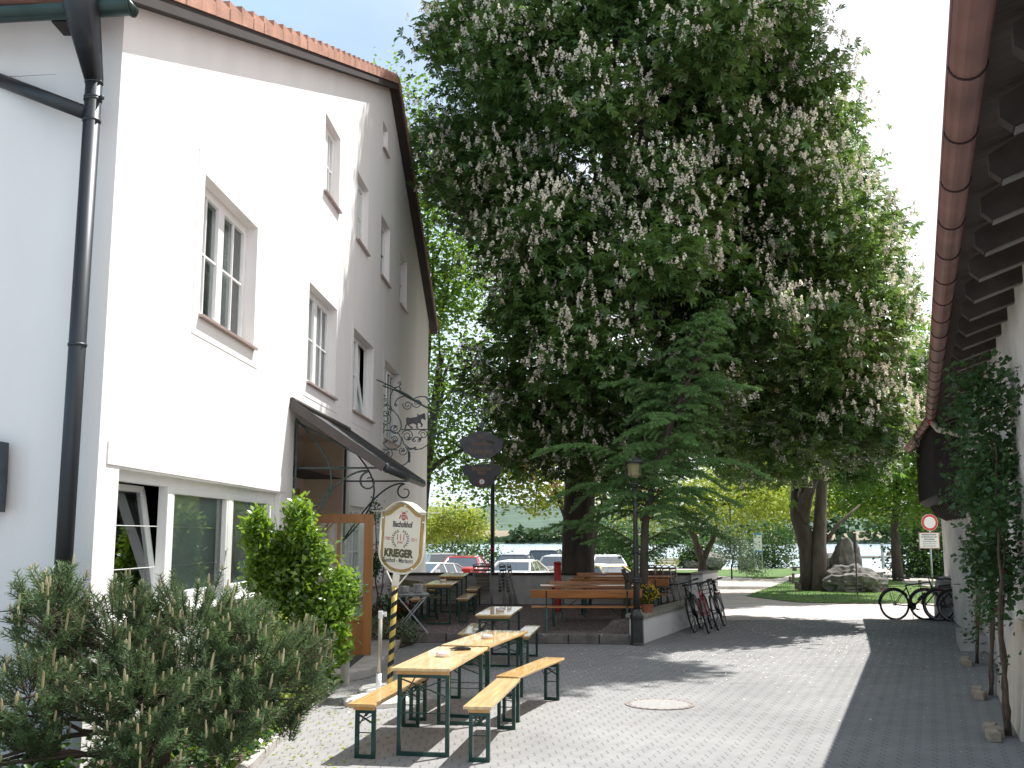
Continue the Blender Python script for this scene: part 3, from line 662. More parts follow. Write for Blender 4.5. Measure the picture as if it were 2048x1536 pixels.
# gutter on the eave side and the big downpipe
gy=atY(268,8,8.2); gc=Vector((gy.x,gy.y,gy.z)); g=MB()
e0=gc; e1=gc+dl*11; n=14
for j in range(n):
    t0=math.pi+math.pi*j/n; t1=math.pi+math.pi*(j+1)/n; rr=.095
    nx=Vector((-.108,-.994,0))
    for r_,fl in ((rr,0),(rr-.008,1)):
        a=[e0+nx*r_*math.cos(t0)+Vector((0,0,r_*math.sin(t0))),e1+nx*r_*math.cos(t0)+Vector((0,0,r_*math.sin(t0))),e1+nx*r_*math.cos(t1)+Vector((0,0,r_*math.sin(t1))),e0+nx*r_*math.cos(t1)+Vector((0,0,r_*math.sin(t1)))]
        g.quad(*(a if fl else a[::-1]))
g.prism([e0+nx*rr*math.cos(math.pi+math.pi*j/n)+Vector((0,0,rr*math.sin(math.pi+math.pi*j/n))) for j in range(n+1)],dl*.012)
for t in (.0,1.55,3.1): 
    g.tube([e0+dl*(t+.02)+nx*(rr+.006)*math.cos(math.pi+math.pi*j/n)+Vector((0,0,(rr+.006)*math.sin(math.pi+math.pi*j/n))) for j in range(n+1)],.012,5)
gu=g.build('gutter','gutter_green',inn,smooth=True)
def pp(u,v,Y): return atY(u,v,Y)
g=MB(); a0=atY(163,0,8.15); a1=atY(188,165,8.42); 
g.tube([a0+Vector((0,0,.12)),a0+Vector((0,0,-.05)),a1+Vector((0,0,.02)),a1],[.16,.15,.078,.075],16)
b0=a1; bx_=Vector((b0.x,b0.y,0)); g.tube([b0,bx_+Vector((0,0,-.1))],.070,16)
for z in (b0.z,b0.z-.14,b0.z-.35,atY(158,690,8.42).z,atY(190,200,8.42).z): g.tube([bx_+Vector((0,0,z-.012)),bx_+Vector((0,0,z+.012))],.077,16)
g.box((bx_.x+.085,bx_.y-.02,atY(200,197,8.42).z),(.03,.03,.03))
c0=atY(172,226,8.42); c1=atY(-60,138,8.9); g.tube([c0,c1],.062,14)
g.build('downpipe','pipe_dark',inn,smooth=True)
g=MB(); g.box(tuple(atY(135,40,8.45)),(.16,.25,.17)); g.build('rafter_end','fascia_dark',inn)
# dark sign on the far left of the eave wall
g=MB(); p0=atY(-40,880,9.0); p1=atY(8,1022,9.0)
g.prism([atY(-60,872,8.62),atY(9,884,8.62),atY(6,960,8.62),atY(1,1024,8.62),atY(-60,1018,8.62)],(0,.08,0))
tag(g.build('notice_case','dark_metal'),'dark metal notice case on the inn side wall at the left edge','notice case')
# ---------------- barn (right) ----------------
WD=Vector((math.sin(R(21.4)),math.cos(R(21.4)),0)); WN=Vector((-WD.y,WD.x,0))  # outward (to the court)
W0=Vector((8.247,18.3,0)); s0,s1=-17.5,.80
D2=Vector((math.sin(R(17.7)),math.cos(R(17.7)),0)); N2=Vector((-D2.y,D2.x,0))
barn=thing('barn_building','white walled barn with dark eaves and red copper gutter, right side of the court','building',W0)
B=lambda s,o,z: W0+WD*s+WN*o+Vector((0,0,z))
K0=W0+WD*s1; B2=lambda s,o,z: K0+D2*s+N2*o+Vector((0,0,z)); FE=6.9
EH=4.05; EO=.58; TS=.36   # eave height, overhang, slope rise per metre
wz=EH+.08+EO*TS
g=MB(); g.quad(B(s0,0,-.2),B(s1,0,-.2),B(s1,0,wz),B(s0,0,wz)); g.quad(B2(0,0,-.2),B2(FE,0,-.2),B2(FE,0,wz),B2(0,0,wz))
g.quad(B2(FE,0,-.2),B2(FE,-9,-.2),B2(FE,-9,9),B2(FE,-4.5,8),B2(FE,0,wz)); g.quad(B(s0,0,-.2),B(s0,-9,-.2),B(s0,-9,9),B(s0,0,wz))
g.build('wall','barn_wall',barn)
g=MB(); g.box(tuple(B(-12,0,0)),(.01,.01,.01))
# window niches on the wall
def wbox(g,s,o,z,ds,do,dz,f=B,d=WD,n_=WN):
    M=Matrix((d,n_,Vector((0,0,1)))).transposed(); g.box(tuple(f(s,o,z)),(ds,do,dz),M=M)
for s_ in (-1.6,-4.2): g=MB(); wbox(g,s_,.012,2.35,1.0,.03,1.1); q=g.build('window','trim_white',barn); g=MB(); wbox(g,s_,.03,2.35,.84,.01,.94); g.build('shutter','barn_wall',q)
g=MB(); wbox(g,.3,.22,.12,1.9,.45,.24); g.build('wall_plinth','concrete',barn)
# roof
RX=-5.0
g=MB(); z_in=EH+.08+(EO-RX)*TS
def rf(f,a,b,g):
    for dz,fl in ((.22,0),(.19,1)):
        q=[f(a,EO+.05,EH+.0+dz),f(b,EO+.05,EH+.0+dz),f(b,RX,z_in+dz-.1),f(a,RX,z_in+dz-.1)]
        g.quad(*(q if fl else q[::-1]))
    g.quad(f(a,EO+.05,EH+.19),f(b,EO+.05,EH+.19),f(b,EO+.05,EH+.22),f(a,EO+.05,EH+.22))
rf(B,s0-.4,s1,g); rf(B2,0,FE+.4,g)
g.quad(B2(FE+.4,EO+.05,EH+.0),B2(FE+.4,RX,z_in-.2),B2(FE+.4,RX,z_in+.12),B2(FE+.4,EO+.05,EH+.22))
ro=g.build('roof','roof_tile',barn)
g=MB()
for f,a,b_ in ((B,s0-.4,s1),(B2,0,FE+.4)): g.quad(f(a,EO+.03,EH+.17),f(b_,EO+.03,EH+.17),f(b_,-.1,wz+.17),f(a,-.1,wz+.17))
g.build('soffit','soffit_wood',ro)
def rafter(f,s,d,n_):
    r=MB(); ed=MB()
    pr=[(EO-.10,EH+.16),(EO-.10,EH+.06),(EO-.16,EH-.0),(-.02,EH-.0+(EO-.14)*TS-.02),(-.02,wz+.16)]
    r.prism([f(s-.05,o,z) for o,z in pr],d*.1)
    ro_=r.build('rafter','rafter_wood',ro)
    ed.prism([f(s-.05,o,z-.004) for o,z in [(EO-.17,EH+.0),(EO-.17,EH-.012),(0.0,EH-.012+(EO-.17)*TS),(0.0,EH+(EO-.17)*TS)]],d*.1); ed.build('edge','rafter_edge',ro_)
s=s1-.45
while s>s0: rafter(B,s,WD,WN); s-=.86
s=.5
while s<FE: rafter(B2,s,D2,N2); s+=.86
# half-round gutter with straps
def gut(f,a,b,d,n_,name='gutter'):
    g=MB(); r=.085; n=10; oc=EO+.08; zc=EH+.10
    for r_,fl in ((r,1),(r-.007,0)):
        for j in range(n):
            t0=math.pi+math.pi*j/n; t1=t0+math.pi/n
            q=[f(a,oc+r_*math.cos(t0),zc+r_*math.sin(t0)),f(b,oc+r_*math.cos(t0),zc+r_*math.sin(t0)),f(b,oc+r_*math.cos(t1),zc+r_*math.sin(t1)),f(a,oc+r_*math.cos(t1),zc+r_*math.sin(t1))]
            g.quad(*(q if fl else q[::-1]))
    g.tube([f(a,oc+r,zc),f(b,oc+r,zc)],.011,6)
    go=g.build(name,'copper_red',barn,smooth=True)
    s=b-.3
    while s>a:
        k=MB(); k.tube([f(s,oc+(r+.004)*math.cos(math.pi+math.pi*j/12),zc+(r+.004)*math.sin(math.pi+math.pi*j/12)) for j in range(13)],.006,5); s-=.86; k.build('gutter_strap','strap_dark',go)
gut(B,s0,s1,WD,WN); gut(B2,0,FE+.4,D2,N2)
# cream downpipe from the bend
g=MB(); A0=B(s1-.15,EO+.08,EH+.02); A1=B(s1-.25,EO-.03,EH-.16); A2=B(.1,.16,EH-.32); A3=B(.0,.11,EH-.7)
g.tube([A0,A1,A2,A3,B(0,.11,.12)],.055,12)
for z in (3.2,2.2,1.2): g.tube([B(0,.11,z),B(0,.11,z+.03)],.062,12)
g.build('downpipe','pipe_cream',barn,smooth=True)
g=MB(); g.tube([B(s1-.15,EO+.08,EH+.05),B(s1-.15,EO+.08,EH-.05)],.06,10); g.build('outlet','bin_red',barn)
# timber-clad bay hanging under the far eave
g=MB(); z0,z1=2.62,3.95; oa=.56
g.prism([B2(1.2,0,z0-.0),B2(1.2,oa-.12,z0+.0),B2(1.2,oa,z0+.12),B2(1.2,oa,EH-.02),B2(1.2,.0,EH+.12)],D2*4.6)
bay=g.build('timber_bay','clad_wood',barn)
g=MB()
for k in range(22): 
    g=MB(); s=1.24+k*.21; g.prism([B2(s,oa+.001,z0+.1),B2(s+.012,oa+.001,z0+.1),B2(s+.012,oa+.001,EH),B2(s,oa+.001,EH)],N2*.012); g.build('batten','rafter_wood',bay)
for k in range(4): g=MB(); g.prism([B2(1.199,.05+k*.15,z0+.02),B2(1.199,.062+k*.15,z0+.02),B2(1.199,.062+k*.15,EH-.05),B2(1.199,.05+k*.15,EH-.05)],D2*-.01); g.build('batten','rafter_wood',bay)
g=MB()
for k in range(8): g=MB(); g.prism([B2(1.5+k*.55,0,z0-.35),B2(1.5+k*.55,.25,z0-.22),B2(1.5+k*.55,oa-.2,z0-.001),B2(1.5+k*.55,0,z0-.001)],D2*.1); g.build('bay_joist','rafter_wood',bay)
# cream board leaning on the wall by the near rose
p=[atz(2003,1395,0),atz(2046,1440,0)]
g=MB(); a=B(-8.6,.22,0); g.prism([B(-8.9,.17,.0),B(-5.7,.17,.0),B(-5.8,.15,.25),B(-7.6,.04,1.05),B(-8.9,.04,1.1)],WN*.03)
tag(g.build('leaning_board','cream_board'),'cream coloured board leaning on the barn wall behind the near rose','board')
# ---------------- beer garden tables and benches ----------------
def leg_frame(par,y,wd,h,dirn):
    g=MB(); a=wd/2-.05; t=.034
    g.box((-a,y,h/2),(t,t,h)); g.box((a,y,h/2),(t,t,h)); g.box((0,y,t/2),(2*a-t,t,t)); g.box((0,y,h-t/2),(2*a-t,t*.7,t))
    xz=h-.03; lo=h*(.72 if h>.6 else .70)
    g.beam((-a,y,xz-.01),(a,y,lo),.01,.026,up=(0,1,0)); g.beam((a,y,xz-.01),(-a,y,lo),.01,.026,up=(0,1,0))
    g.tube([(-a,y,h*.52),(a,y,h*.52)],.005,6)
    g.beam((0,y,h*.86),(0,y+dirn*(.34 if h>.6 else .22),h-.01),.018,.006)
    g.beam((-a,y,h*.62),(-a*.55,y+dirn*.30,h-.01),.012,.006)
    return g.build('leg_frame','green_steel',par,world=False)
def beer(name,label,cat,L_,wd,h,top='beer_top',grp=None):
    t=thing(name,label,cat,(0,0,0),0,grp)
    g=MB(); g.box((0,L_/2,h-.014),(wd,L_,.028)); g.build('top' if h>.6 else 'seat',top,t,world=False,bev=.006)
    for y in (.10,L_-.10):
        g=MB(); g.box((0,y,h-.048),(wd-.06,.05,.036)); g.build('batten','beer_edge',t,world=False,bev=.004)
    leg_frame(t,.13,wd,h-.066,1); leg_frame(t,L_-.13,wd,h-.066,-1)
    return t
def place(root,near,ang,z=0,label=None,used=[]):
    rz=-R(ang)
    if id(root) not in used:
        used.append(id(root)); root.location=(near[0],near[1],z); root.rotation_euler=(0,0,rz)
        if label: root['label']=label
        return root
    r=dup(root,(near[0],near[1],z),rz,label); return r
GT='folding beer tables'; GB='folding beer benches'
tab=beer('beer_table','x','beer table',1.8,.54,.77,'beer_top',GT)
tabw=beer('beer_table','x','beer table',1.8,.54,.77,'beer_top_worn',GT)
ben=beer('beer_bench','x','bench',1.78,.25,.48,'beer_top',GB)
benw=beer('beer_bench','x','bench',1.78,.25,.48,'beer_top_worn',GB)
place(tab,(-.50,11.25),14,0,'sunlit orange beer table joined end to end behind the foremost one')
place(tabw,(-.81,9.32),9.3,0,'foremost beer table, holding an ashtray and a black wallet')
place(tabw,(-.28,15.59),6,0,'shaded beer table standing alone on the paving before the kerb')
place(tab,(-1.42,20.1),2,TZ(20.9),'beer table on the gravel terrace, nearer of the two near the inn wall')
place(tab,(-1.29,22.1),1,TZ(22.9),'beer table on the gravel terrace, farther of the two near the inn wall')
place(ben,(-1.31,9.23),9.6,0,'foremost beer bench on the left of the sunlit tables')
place(ben,(-1.02,11.1),11,0,'second beer bench on the left, behind the foremost left bench')
place(benw,(-.30,9.09),8.5,0,'pale worn beer bench on the right of the foremost table')
place(ben,(-.05,11.02),18.5,0,'glossy orange beer bench at the right, angled away behind the pale worn one')
place(benw,(-.69,15.81),4,0,'shaded beer bench left of the table standing alone before the kerb')
place(benw,(.14,15.4),6.5,0,'shaded beer bench right of the table standing alone before the kerb')
place(benw,(-.96,20.4),3,TZ(21.2),'terrace beer bench right of the nearer terrace table')
place(benw,(-.86,22.3),1.5,TZ(23),'terrace beer bench right of the farther terrace table')
place(ben,(-1.86,20.2),2,TZ(21),'terrace beer bench left of the nearer terrace table, half hidden')
place(ben,(-1.72,22.2),1,TZ(23),'terrace beer bench left of the farther terrace table, half hidden')
# small things on the tables
def ashtray(loc,label):
    t=thing('ashtray',label,'ashtray',loc,0,'glass ashtrays on the beer tables')
    g=MB(); n=20
    g.lathe([(.060,0),(.066,.004),(.068,.036),(.062,.040),(.052,.040),(.048,.012),(.001,.010)],n=n)
    for k in range(4):
        a=math.pi/4+k*math.pi/2; g.box((.058*math.cos(a),.058*math.sin(a),.0445),(.022,.012,.008),rz=a)
    g.build('bowl','glass_ash',t,world=False,smooth=True)
    g=MB(); g.tube([(-.02,.01,.018),(.03,.02,.02)],.004,6); g.tube([(.0,-.02,.018),(.02,.02,.024)],.004,6); g.build('cigarette_end','white_plastic',t,world=False)
    return t
a1=ashtray(tuple(atz(885,1313,.771)),'clear glass ashtray beside the black wallet on the foremost table')
def ash(u,v,z,label): 
    p=atz(u,v,z); return dup(a1,tuple(p),rnd.random(),label)
ash(974,1277,.771,'clear glass ashtray on the second sunlit table'); ash(1000,1222,.771,'glass ashtray on the shaded lone table before the kerb')
ash(886,1163,.771+TZ(21),'glass ashtray on the nearer terrace table'); ash(915,1149,.771+TZ(22.6),'glass ashtray on the farther terrace table')
p=atz(925,1300,.771); wl=thing('wallet','black leather waiter wallet lying open on the foremost table','wallet',tuple(p),.35)
g=MB(); g.box((0,0,.012),(.15,.10,.024)); g.build('cover','black_leather',wl,world=False,bev=.005)
g=MB(); g.prism([(-.06,-.05,.024),(-.13,-.045,.01),(-.13,.045,.01),(-.06,.05,.024),(.02,.05,.034),(.02,-.05,.034)],(0,0,.006)); g.build('flap','black_leather',wl,world=False,bev=.002)
# benches with backrest
def backbench(L_=2.05):
    t=thing('backrest_bench','x','bench',(0,0,0),0,'wooden benches with green iron frames on the terrace')
    g=MB(); g.box((0,.17,.45),(L_,.30,.03)); g.build('seat','bench_red_wood',t,world=False,bev=.006)
    g=MB(); 
    M=Matrix.Rotation(R(10),3,'X'); g.box((0,-.045,.70),(L_,.028,.15),M=M); g.build('backrest','bench_red_wood',t,world=False,bev=.006)
    for s in (-1,1):
        g=MB(); x=s*(L_/2-.28)
        g.beam((x,.02,.40),(x,-.075,.76),.035,.02,up=(1,0,0)); g.beam((x,-.02,.44),(x,-.13,.0),.035,.035,up=(1,0,0)); g.beam((x,.30,.44),(x,.36,.0),.035,.035,up=(1,0,0)); g.beam((x,-.03,.425),(x,.31,.425),.035,.02,up=(1,0,0)); g.beam((x,-.09,.2),(x-s*.3,.1,.43),.02,.01); g.beam((x,-.12,.06),(x,.35,.06),.02,.02)
        g.build('leg','green_steel',t,world=False)
    return t
bb=backbench(); Yb=19.4; x0=atz(1063,1200,.45).x
bb.location=(atY(1063,1170,19.35).x+1.02,19.35,TZ(19.3)); bb.rotation_euler=(0,0,-R(1)); bb['label']='foremost backrest bench on the terrace, its back to the camera'
def wide_table(loc,rz,label):
    t=thing('terrace_table',label,'beer table',loc,rz,'long tables between the backrest benches')
    g=MB(); g.box((0,0,.755),(2.1,.62,.03)); g.build('top','bench_red_wood',t,world=False,bev=.006)
    for s in (-1,1):
        g=MB(); x=s*.8
        for y in (-.24,.24): g.box((x,y,.37),(.035,.035,.74))
        g.box((x,0,.04),(.035,.5,.035)); g.beam((x,-.24,.5),(x,.24,.72),.01,.03); g.beam((x,.24,.5),(x,-.24,.72),.01,.03); g.build('leg_frame','green_steel',t,world=False)
    return t
X0=bb.location.x
wide_table((X0+.22,20.3,TZ(20.3)),0,'terrace table directly behind the foremost backrest bench')
b2=dup(bb,(X0+.40,21.15,TZ(21.1)),math.pi-R(2),'middle backrest bench on the terrace, between the two long tables')
dup(bb,(X0+.85,21.75,TZ(21.7)),R(1),'third backrest bench on the terrace, back to back with the middle one')
wide_table((X0+1.0,22.55,TZ(22.5)),R(-1),'terrace table farthest back, near the big trunk')
dup(bb,(X0+1.1,23.35,TZ(23.3)),math.pi,'rearmost backrest bench in front of the low terrace wall')
for u,v,z,l in ((1173,1160,.771+TZ(20.3),'glass ashtray on the long table behind the foremost backrest bench'),(1206,1149,.771+TZ(22.5),'glass ashtray on the farthest long terrace table')): ash(u,v,z,l)
# pale bench by the inn wall
t=dup(bb,(-2.15,21.6,TZ(21.6)),-R(64),'pale weathered backrest bench by the inn wall behind the plates')
for o in [o for o in COL.objects if o.parent==t and o.name.startswith(('seat','backrest'))]:
    o.data=o.data.copy(); o.data.materials[0]=MT['bench_pale_wood']
# metal side table with plates
st=thing('folding_side_table','grey metal folding table carrying plates beside the striped sign pole','table',(-1.86,19.35,TZ(19.3)),R(8))
g=MB(); g.box((0,0,.70),(.62,.62,.03)); g.box((0,0,.675),(.58,.58,.02)); g.build('top','alu_grey',st,world=False,bev=.006)
for y in (-.26,.26):
    for s in (-1,1):
        g=MB(); g.beam((-.27*s,y,.67),(.30*s,y,0),.02,.02); g.build('leg','galv',st,world=False)
for dx,n in ((-.14,7),(.12,9)):
    g=MB(); 
    for k in range(n): g.lathe([(.06,.018*k),(.10,.018*k+.016),(.105,.018*k+.018),(.09,.018*k+.018),(.0,.018*k+.008)],(-1.86+dx+.01*rnd.random(),19.35-.05,TZ(19.3)+.716),20)
    tag(g.build('plate_stack','china',smooth=True),'stack of white plates, %s on the grey folding table'%('left one' if dx<0 else 'right one'),'plates','white plates stacked on the side table')
# folded chairs
def fchair():
    t=thing('folded_chair','x','chair',(0,0,0),0,'folded metal garden chairs leaning on the terrace wall')
    g=MB()
    for s in (-1,1):
        g.tube([(s*.21,.0,0),(s*.21,.03,.3),(s*.21,.10,.55),(s*.21,.09,.75),(s*.21,.12,.92)],.011,7)
        g.tube([(s*.18,-.06,.02),(s*.18,.03,.35),(s*.18,.08,.6),(s*.18,.16,.78)],.010,7)
    g.tube([(-.21,.12,.92),(0,.135,.95),(.21,.12,.92)],.011,7); g.tube([(-.18,-.06,.02),(.18,-.06,.02)],.01,7)
    g.build('frame','alu_grey',t,world=False,smooth=True)
    g=MB()
    for k in range(3): g.box((0,.10+.005*k,.72+.08*k),(.42,.012,.05))
    g.build('backrest','wood_grey',t,world=False)
    g=MB()
    for k in range(5): g.box((0,.13,.35+.075*k),(.38,.014,.055))
    g.build('seat','wood_grey',t,world=False); return t
fc=fchair(); fc.location=(atY(1014,1140,23.7).x,23.7,TZ(23.7)); fc.rotation_euler=(0,0,R(72)); fc['label']='folded chair leaning at the terrace wall, left of the pair by the red car'
dup(fc,(atY(1028,1140,23.6).x,23.6,TZ(23.6)),R(80),'folded chair leaning at the terrace wall, right of the pair by the red car')
for k in range(4):
    dup(fc,(atY(1312+13*k,1140,23.3).x,23.3-.1*k,TZ(23.3)),R(55+3*k),('first','second','third','last')[k]+' from the left of the four folded chairs by the white pier')
t=dup(fc,(atY(967,1140,23.75).x,23.75,TZ(23.7)),R(20),'single folded chair standing at the terrace wall beside the dark pole')
# red ash bin
p=atY(1115,1123,22.6); bn=thing('ash_bin','slim red standing bin beside the big dark trunk','bin',(p.x,p.y,TZ(22.6)))
h=p.z-TZ(22.6); g=MB(); g.lathe([(.07,0),(.075,.02),(.078,h-.06),(.07,h-.06)],n=20); g.build('body','bin_red',bn,world=False,smooth=True)
g=MB(); g.lathe([(.084,h-.06),(.084,h-.02),(.05,h),(.0,h)],n=20); g.build('lid','bin_red',bn,world=False,smooth=True)
# dark pole behind the terrace wall
p=atg(985,1150); Yp=27.0; x=atY(985,1100,Yp).x; tp=atY(985,960,Yp).z+1.2
pl=thing('dark_pole','tall dark metal pole with a red band behind the terrace wall','pole',(x,Yp,0)); g=MB(); g.tube([(0,0,0),(0,0,tp)],.055,12); g.build('shaft','lamp_iron',pl,world=False,smooth=True)
zr=atY(985,1097,Yp).z; g=MB(); g.tube([(0,0,zr-.04),(0,0,zr+.02)],.057,12); g.build('band','bin_red',pl,world=False)
# ---------------- terrace walls ----------------
tw=thing('terrace_wall','low rendered wall with dark coping along the back of the terrace','wall',(-3.2,24.2,0))
g=MB(); g.box((.52,24.28,.52),(7.44,.2,1.04)); g.build('wall','concrete',tw); g=MB(); g.box((.52,24.28,1.06),(7.46,.28,.05)); g.build('coping','fascia_dark',tw,bev=.01)
gw=thing('garden_wall','white garden wall with stone cap stepping up to a tall end pier by the bicycles','wall',tuple(atz(1285,1288,0)))
a=atz(1285,1288,0); e=atz(1438,1232,0); c_=atz(1264,1287,0)
wd=Vector((e.x-a.x,e.y-a.y,0)).normalized(); wn=Vector((-wd.y,wd.x,0)); L1=3.95; LT=(e-a).length
zl=.50; zt=1.10
P=lambda s,o,z:Vector((a.x,a.y,0))+wd*s+wn*o+Vector((0,0,z))
LP=3.95+ (LT-5.6); 
pB=atz(1410,1243,0); tB=(Vector((pB.x,pB.y,0))-Vector((a.x,a.y,0))).dot(wd); pA=atY(1384,1200,P(tB,0,0).y+.05); B0=P(tB,0,-.05); A0=Vector((pA.x,pA.y,-.05)); E0=P(LT,0,-.05)
pier=[B0,E0,E0+(A0-B0),A0]
g=MB(); g.prism([P(0,0,-.05),P(tB+.01,0,-.05),P(tB+.01,.24,-.05),P(0,.24,-.05)],(0,0,zl)); g.prism(pier,(0,0,zt)); g.build('wall','white_render',gw)
g=MB(); g.prism([P(-.04,-.05,zl-.045),P(tB-.005,-.05,zl-.045),P(tB-.005,.30,zl-.045),P(-.04,.30,zl-.045)],(0,0,.07)); g.build('cap','cap_stone',gw,bev=.012)
cc=sum(pier,Vector())/4; g=MB(); g.prism([cc+(q-cc)*1.06+Vector((0,0,zt+.001)) for q in pier],(0,0,.05)); g.build('pier_cap','cap_stone',gw,bev=.01)
# soil bank behind the low wall
g=MB(); g.quad(P(.02,.235,.44),P(tB,.235,.47),P(tB,.8,.45),P(.02,.55,.40)); g.quad(P(.02,.235,-.02),P(.02,.235,.44),P(.02,.55,.40),P(.02,.95,.10),P(.02,.95,-.02)); g.quad(P(.02,.55,.40),P(tB,.8,.45),P(tB,1.3,.30),P(.02,.95,.10)); struct('gravel_bank',g,'terrace_gravel')
# ---------------- lamp post ----------------
p=atz(1275,1290,0); lp=thing('lamp_post','dark grey iron lamp post with octagonal base beside the white garden wall','street lamp',tuple(p)); Yl=p.y
zz=lambda v: atY(1275,v,Yl).z
g=MB(); g.lathe([(.130,0),(.130,.02),(.118,.04),(.112,zz(1238)-.02),(.125,zz(1236)),(.125,zz(1230)),(.09,zz(1222)),(.08,zz(1218))],n=8); g.build('base','lamp_iron',lp,world=False)
g=MB(); g.tube([(0,0,zz(1219)),(0,0,zz(1160)),(0,0,zz(1050)),(0,0,zz(972))],[.062,.054,.042,.036],14)
for v,r in ((1163,.09),(1158,.078),(1103,.07),(1099,.06),(968,.07),(972,.055)): g.tube([(0,0,zz(v)-.02),(0,0,zz(v)+.02)],r,14)
g.build('shaft','lamp_iron',lp,world=False,smooth=True)
zb,zt_=zz(956),zz(926)
g=MB(); g.lathe([(.07,zb),(.115,zb+.05),(.135,zt_),(.10,zt_)],n=6); g.build('lamp_glass','lamp_glass',lp,world=False)
g=MB(); g.lathe([(.17,zt_-.01),(.18,zt_),(.15,zt_+.06),(.05,zt_+.15),(.03,zt_+.17),(.02,zt_+.22),(.0,zt_+.23)],n=16)
for s in (-1,1): g.tube([(0,0,zz(966)),(s*.10,0,zz(962)),(s*.15,0,zb),(s*.16,0,zt_)],.010,6)
g.build('hood','lamp_iron',lp,world=False,smooth=True)
# gnarled pollard stump
p=atY(1252,1252,19.6); gs=thing('pollard_stump','gnarled pollarded little trunk beside the lamp post','tree',(p.x,19.6,TZ(19.6))); q=lambda u,v:atY(u,v,19.6)-Vector((0,0,0))
g=MB(); g.tube([q(1250,1262),q(1252,1220),q(1256,1185),q(1256,1165)],[.095,.085,.055,.07],10); g.tube([q(1256,1168),q(1250,1150),q(1246,1138)],[.045,.035,.045],8); g.tube([q(1256,1170),q(1264,1152),q(1268,1140)],[.06,.05,.055],8); g.tube([q(1256,1168),q(1258,1155),q(1257,1145)],[.06,.05,.05],8)
g.build('trunk','bark_pale',gs,smooth=True)
# ---------------- manhole ----------------
p=atz(1320,1409,0); mh=thing('manhole_cover','round iron manhole cover with concrete filling set in the sunny paving','manhole cover',(p.x,p.y,0))
g=MB(); g.lathe([(.40,.001),(.40,.010),(.33,.010),(.33,.006)],n=48); 
for k in range(24): 
    a=k*math.pi/12; g.box((.365*math.cos(a),.365*math.sin(a),.0115),(.035,.018,.004),rz=a)
g.build('ring','manhole',mh,world=False); g=MB(); g.lathe([(.33,.003),(.33,.009),(.0,.010)],n=48); g.build('lid','manhole_fill',mh,world=False)
# ---------------- flower pots ----------------
def pot(loc,r,h,label,flower,nf=60,lf='rose_leaf',gr=.22,leaves=260,fs=.035,cat='flower pot'):
    t=thing('flower_pot',label,cat,loc)
    g=MB(); g.lathe([(r*.7,0),(r,h*.92),(r*1.08,h*.92),(r*1.08,h),(r*.9,h),(r*.85,h*.8),(0,h*.8)],n=20); g.build('pot','terracotta',t,world=False,smooth=False)
    P,D_=lobes_points([(0,0,h+gr*.7,gr,gr,gr*.8)],leaves,.2); P=P+np.array(loc)
    quadmesh('foliage',cloud(P,frames(leaves,tilt=.8),rng.uniform(.04,.08,leaves),leafT(.4),4),lf,t)
    P,D_=lobes_points([(0,0,h+gr*.9,gr,gr,gr*.8)],nf*5,.8); P=P+np.array(loc); 
    quadmesh('blossoms',cloud(P,frames(nf*5,tilt=1),rng.uniform(fs*.6,fs,nf*5),leafT(.5),4),flower,t,kind='stuff'); return t
p=atY(1294,1205,19.45); pot((p.x,19.45,.52),.13,.16,'terracotta pot of yellow flowers on the end of the garden wall','petal_yellow')
for u,v,l,m in ((745,1262,'pot of red geraniums against the inn wall behind the door leaf','petal_red'),(806,1262,'pot of red geraniums beside the side table legs','petal_red')):
    p=atz(u,v,.05); pot((p.x,p.y+.3,.05),.13,.2,l,m,40,gr=.20,leaves=220,fs=.03)
# ---------------- brewery sign on striped pole ----------------
p=atz(779,1385,0); SB=Vector((p.x,p.y,0)); YS=SB.y
sg=thing('brewery_sign','cream arched brewery sign on a black and gold striped pole','sign',tuple(SB))
c=atY(803,1085,YS); yaw=-R(22); roll=R(-3.4); 
sc=YS/2073/6.98    # metres per zoomed pixel (photo crop measured at 6.98x)
M3=Matrix.Translation(c)@Matrix.Rotation(yaw,4,'Z')@Matrix.Rotation(-roll,4,'Y')@Matrix.Rotation(R(90),4,'X')
kx=1/math.cos(yaw)
def sp(x,y,z=0): return M3@Vector(((x-440)*sc*kx,-(y-735)*sc,z))
def arch(inset,n=10):
    L_,Rr,T,Bo=120+inset,760-inset,300+inset*.9,1165-inset
    pts=[]
    # left side down, bottom bowl, right side up, top arch
    pts+=[(L_,T+20)]
    for i in range(15):
        t=math.pi-math.pi*i/14; pts.append(((L_+Rr)/2+(Rr-L_)/2*math.cos(t), 880+ (Bo-880)*math.sin(t)))
    pts+=[(Rr,T+20)]
    m_=(L_+Rr)/2
    top=175+inset*1.05
    for i in range(13):
        t=i/12; x=Rr-60+inset*.3-(Rr-L_-120+inset*.6)*t; s_=.5-.5*math.cos(2*math.pi*min(max(t,0),1)); pts.append((x,T+20-(T+20-top)*s_**.8))
    return pts
def plate(ins,z0,z1,m,name,par):
    g=MB(); g.prism([sp(x,y,z0) for x,y in arch(ins)],sp(0,0,z1)-sp(0,0,z0)); return g.build(name,m,par)
bd=plate(22,-.02,.0,'gold','board',sg)
plate(58,.0005,.004,'sign_face','panel',bd); plate(53,.0003,.0025,'ink_red','pinstripe',bd)
g=MB(); ar=arch(0); g.tube([sp(x,y,-.005) for x,y in ar[:17]],.013,8); g.build('frame','cream_paint',sg,smooth=True)
g=MB(); tops=[(25,302),(170,306),(215,296),(265,250),(330,200),(390,178),(440,172),(500,178),(560,205),(620,250),(680,300),(715,318),(760,318),(905,322)]
tops=[(x,y-(x-440)*.055+(0 if x<500 else 6)) for x,y in tops]
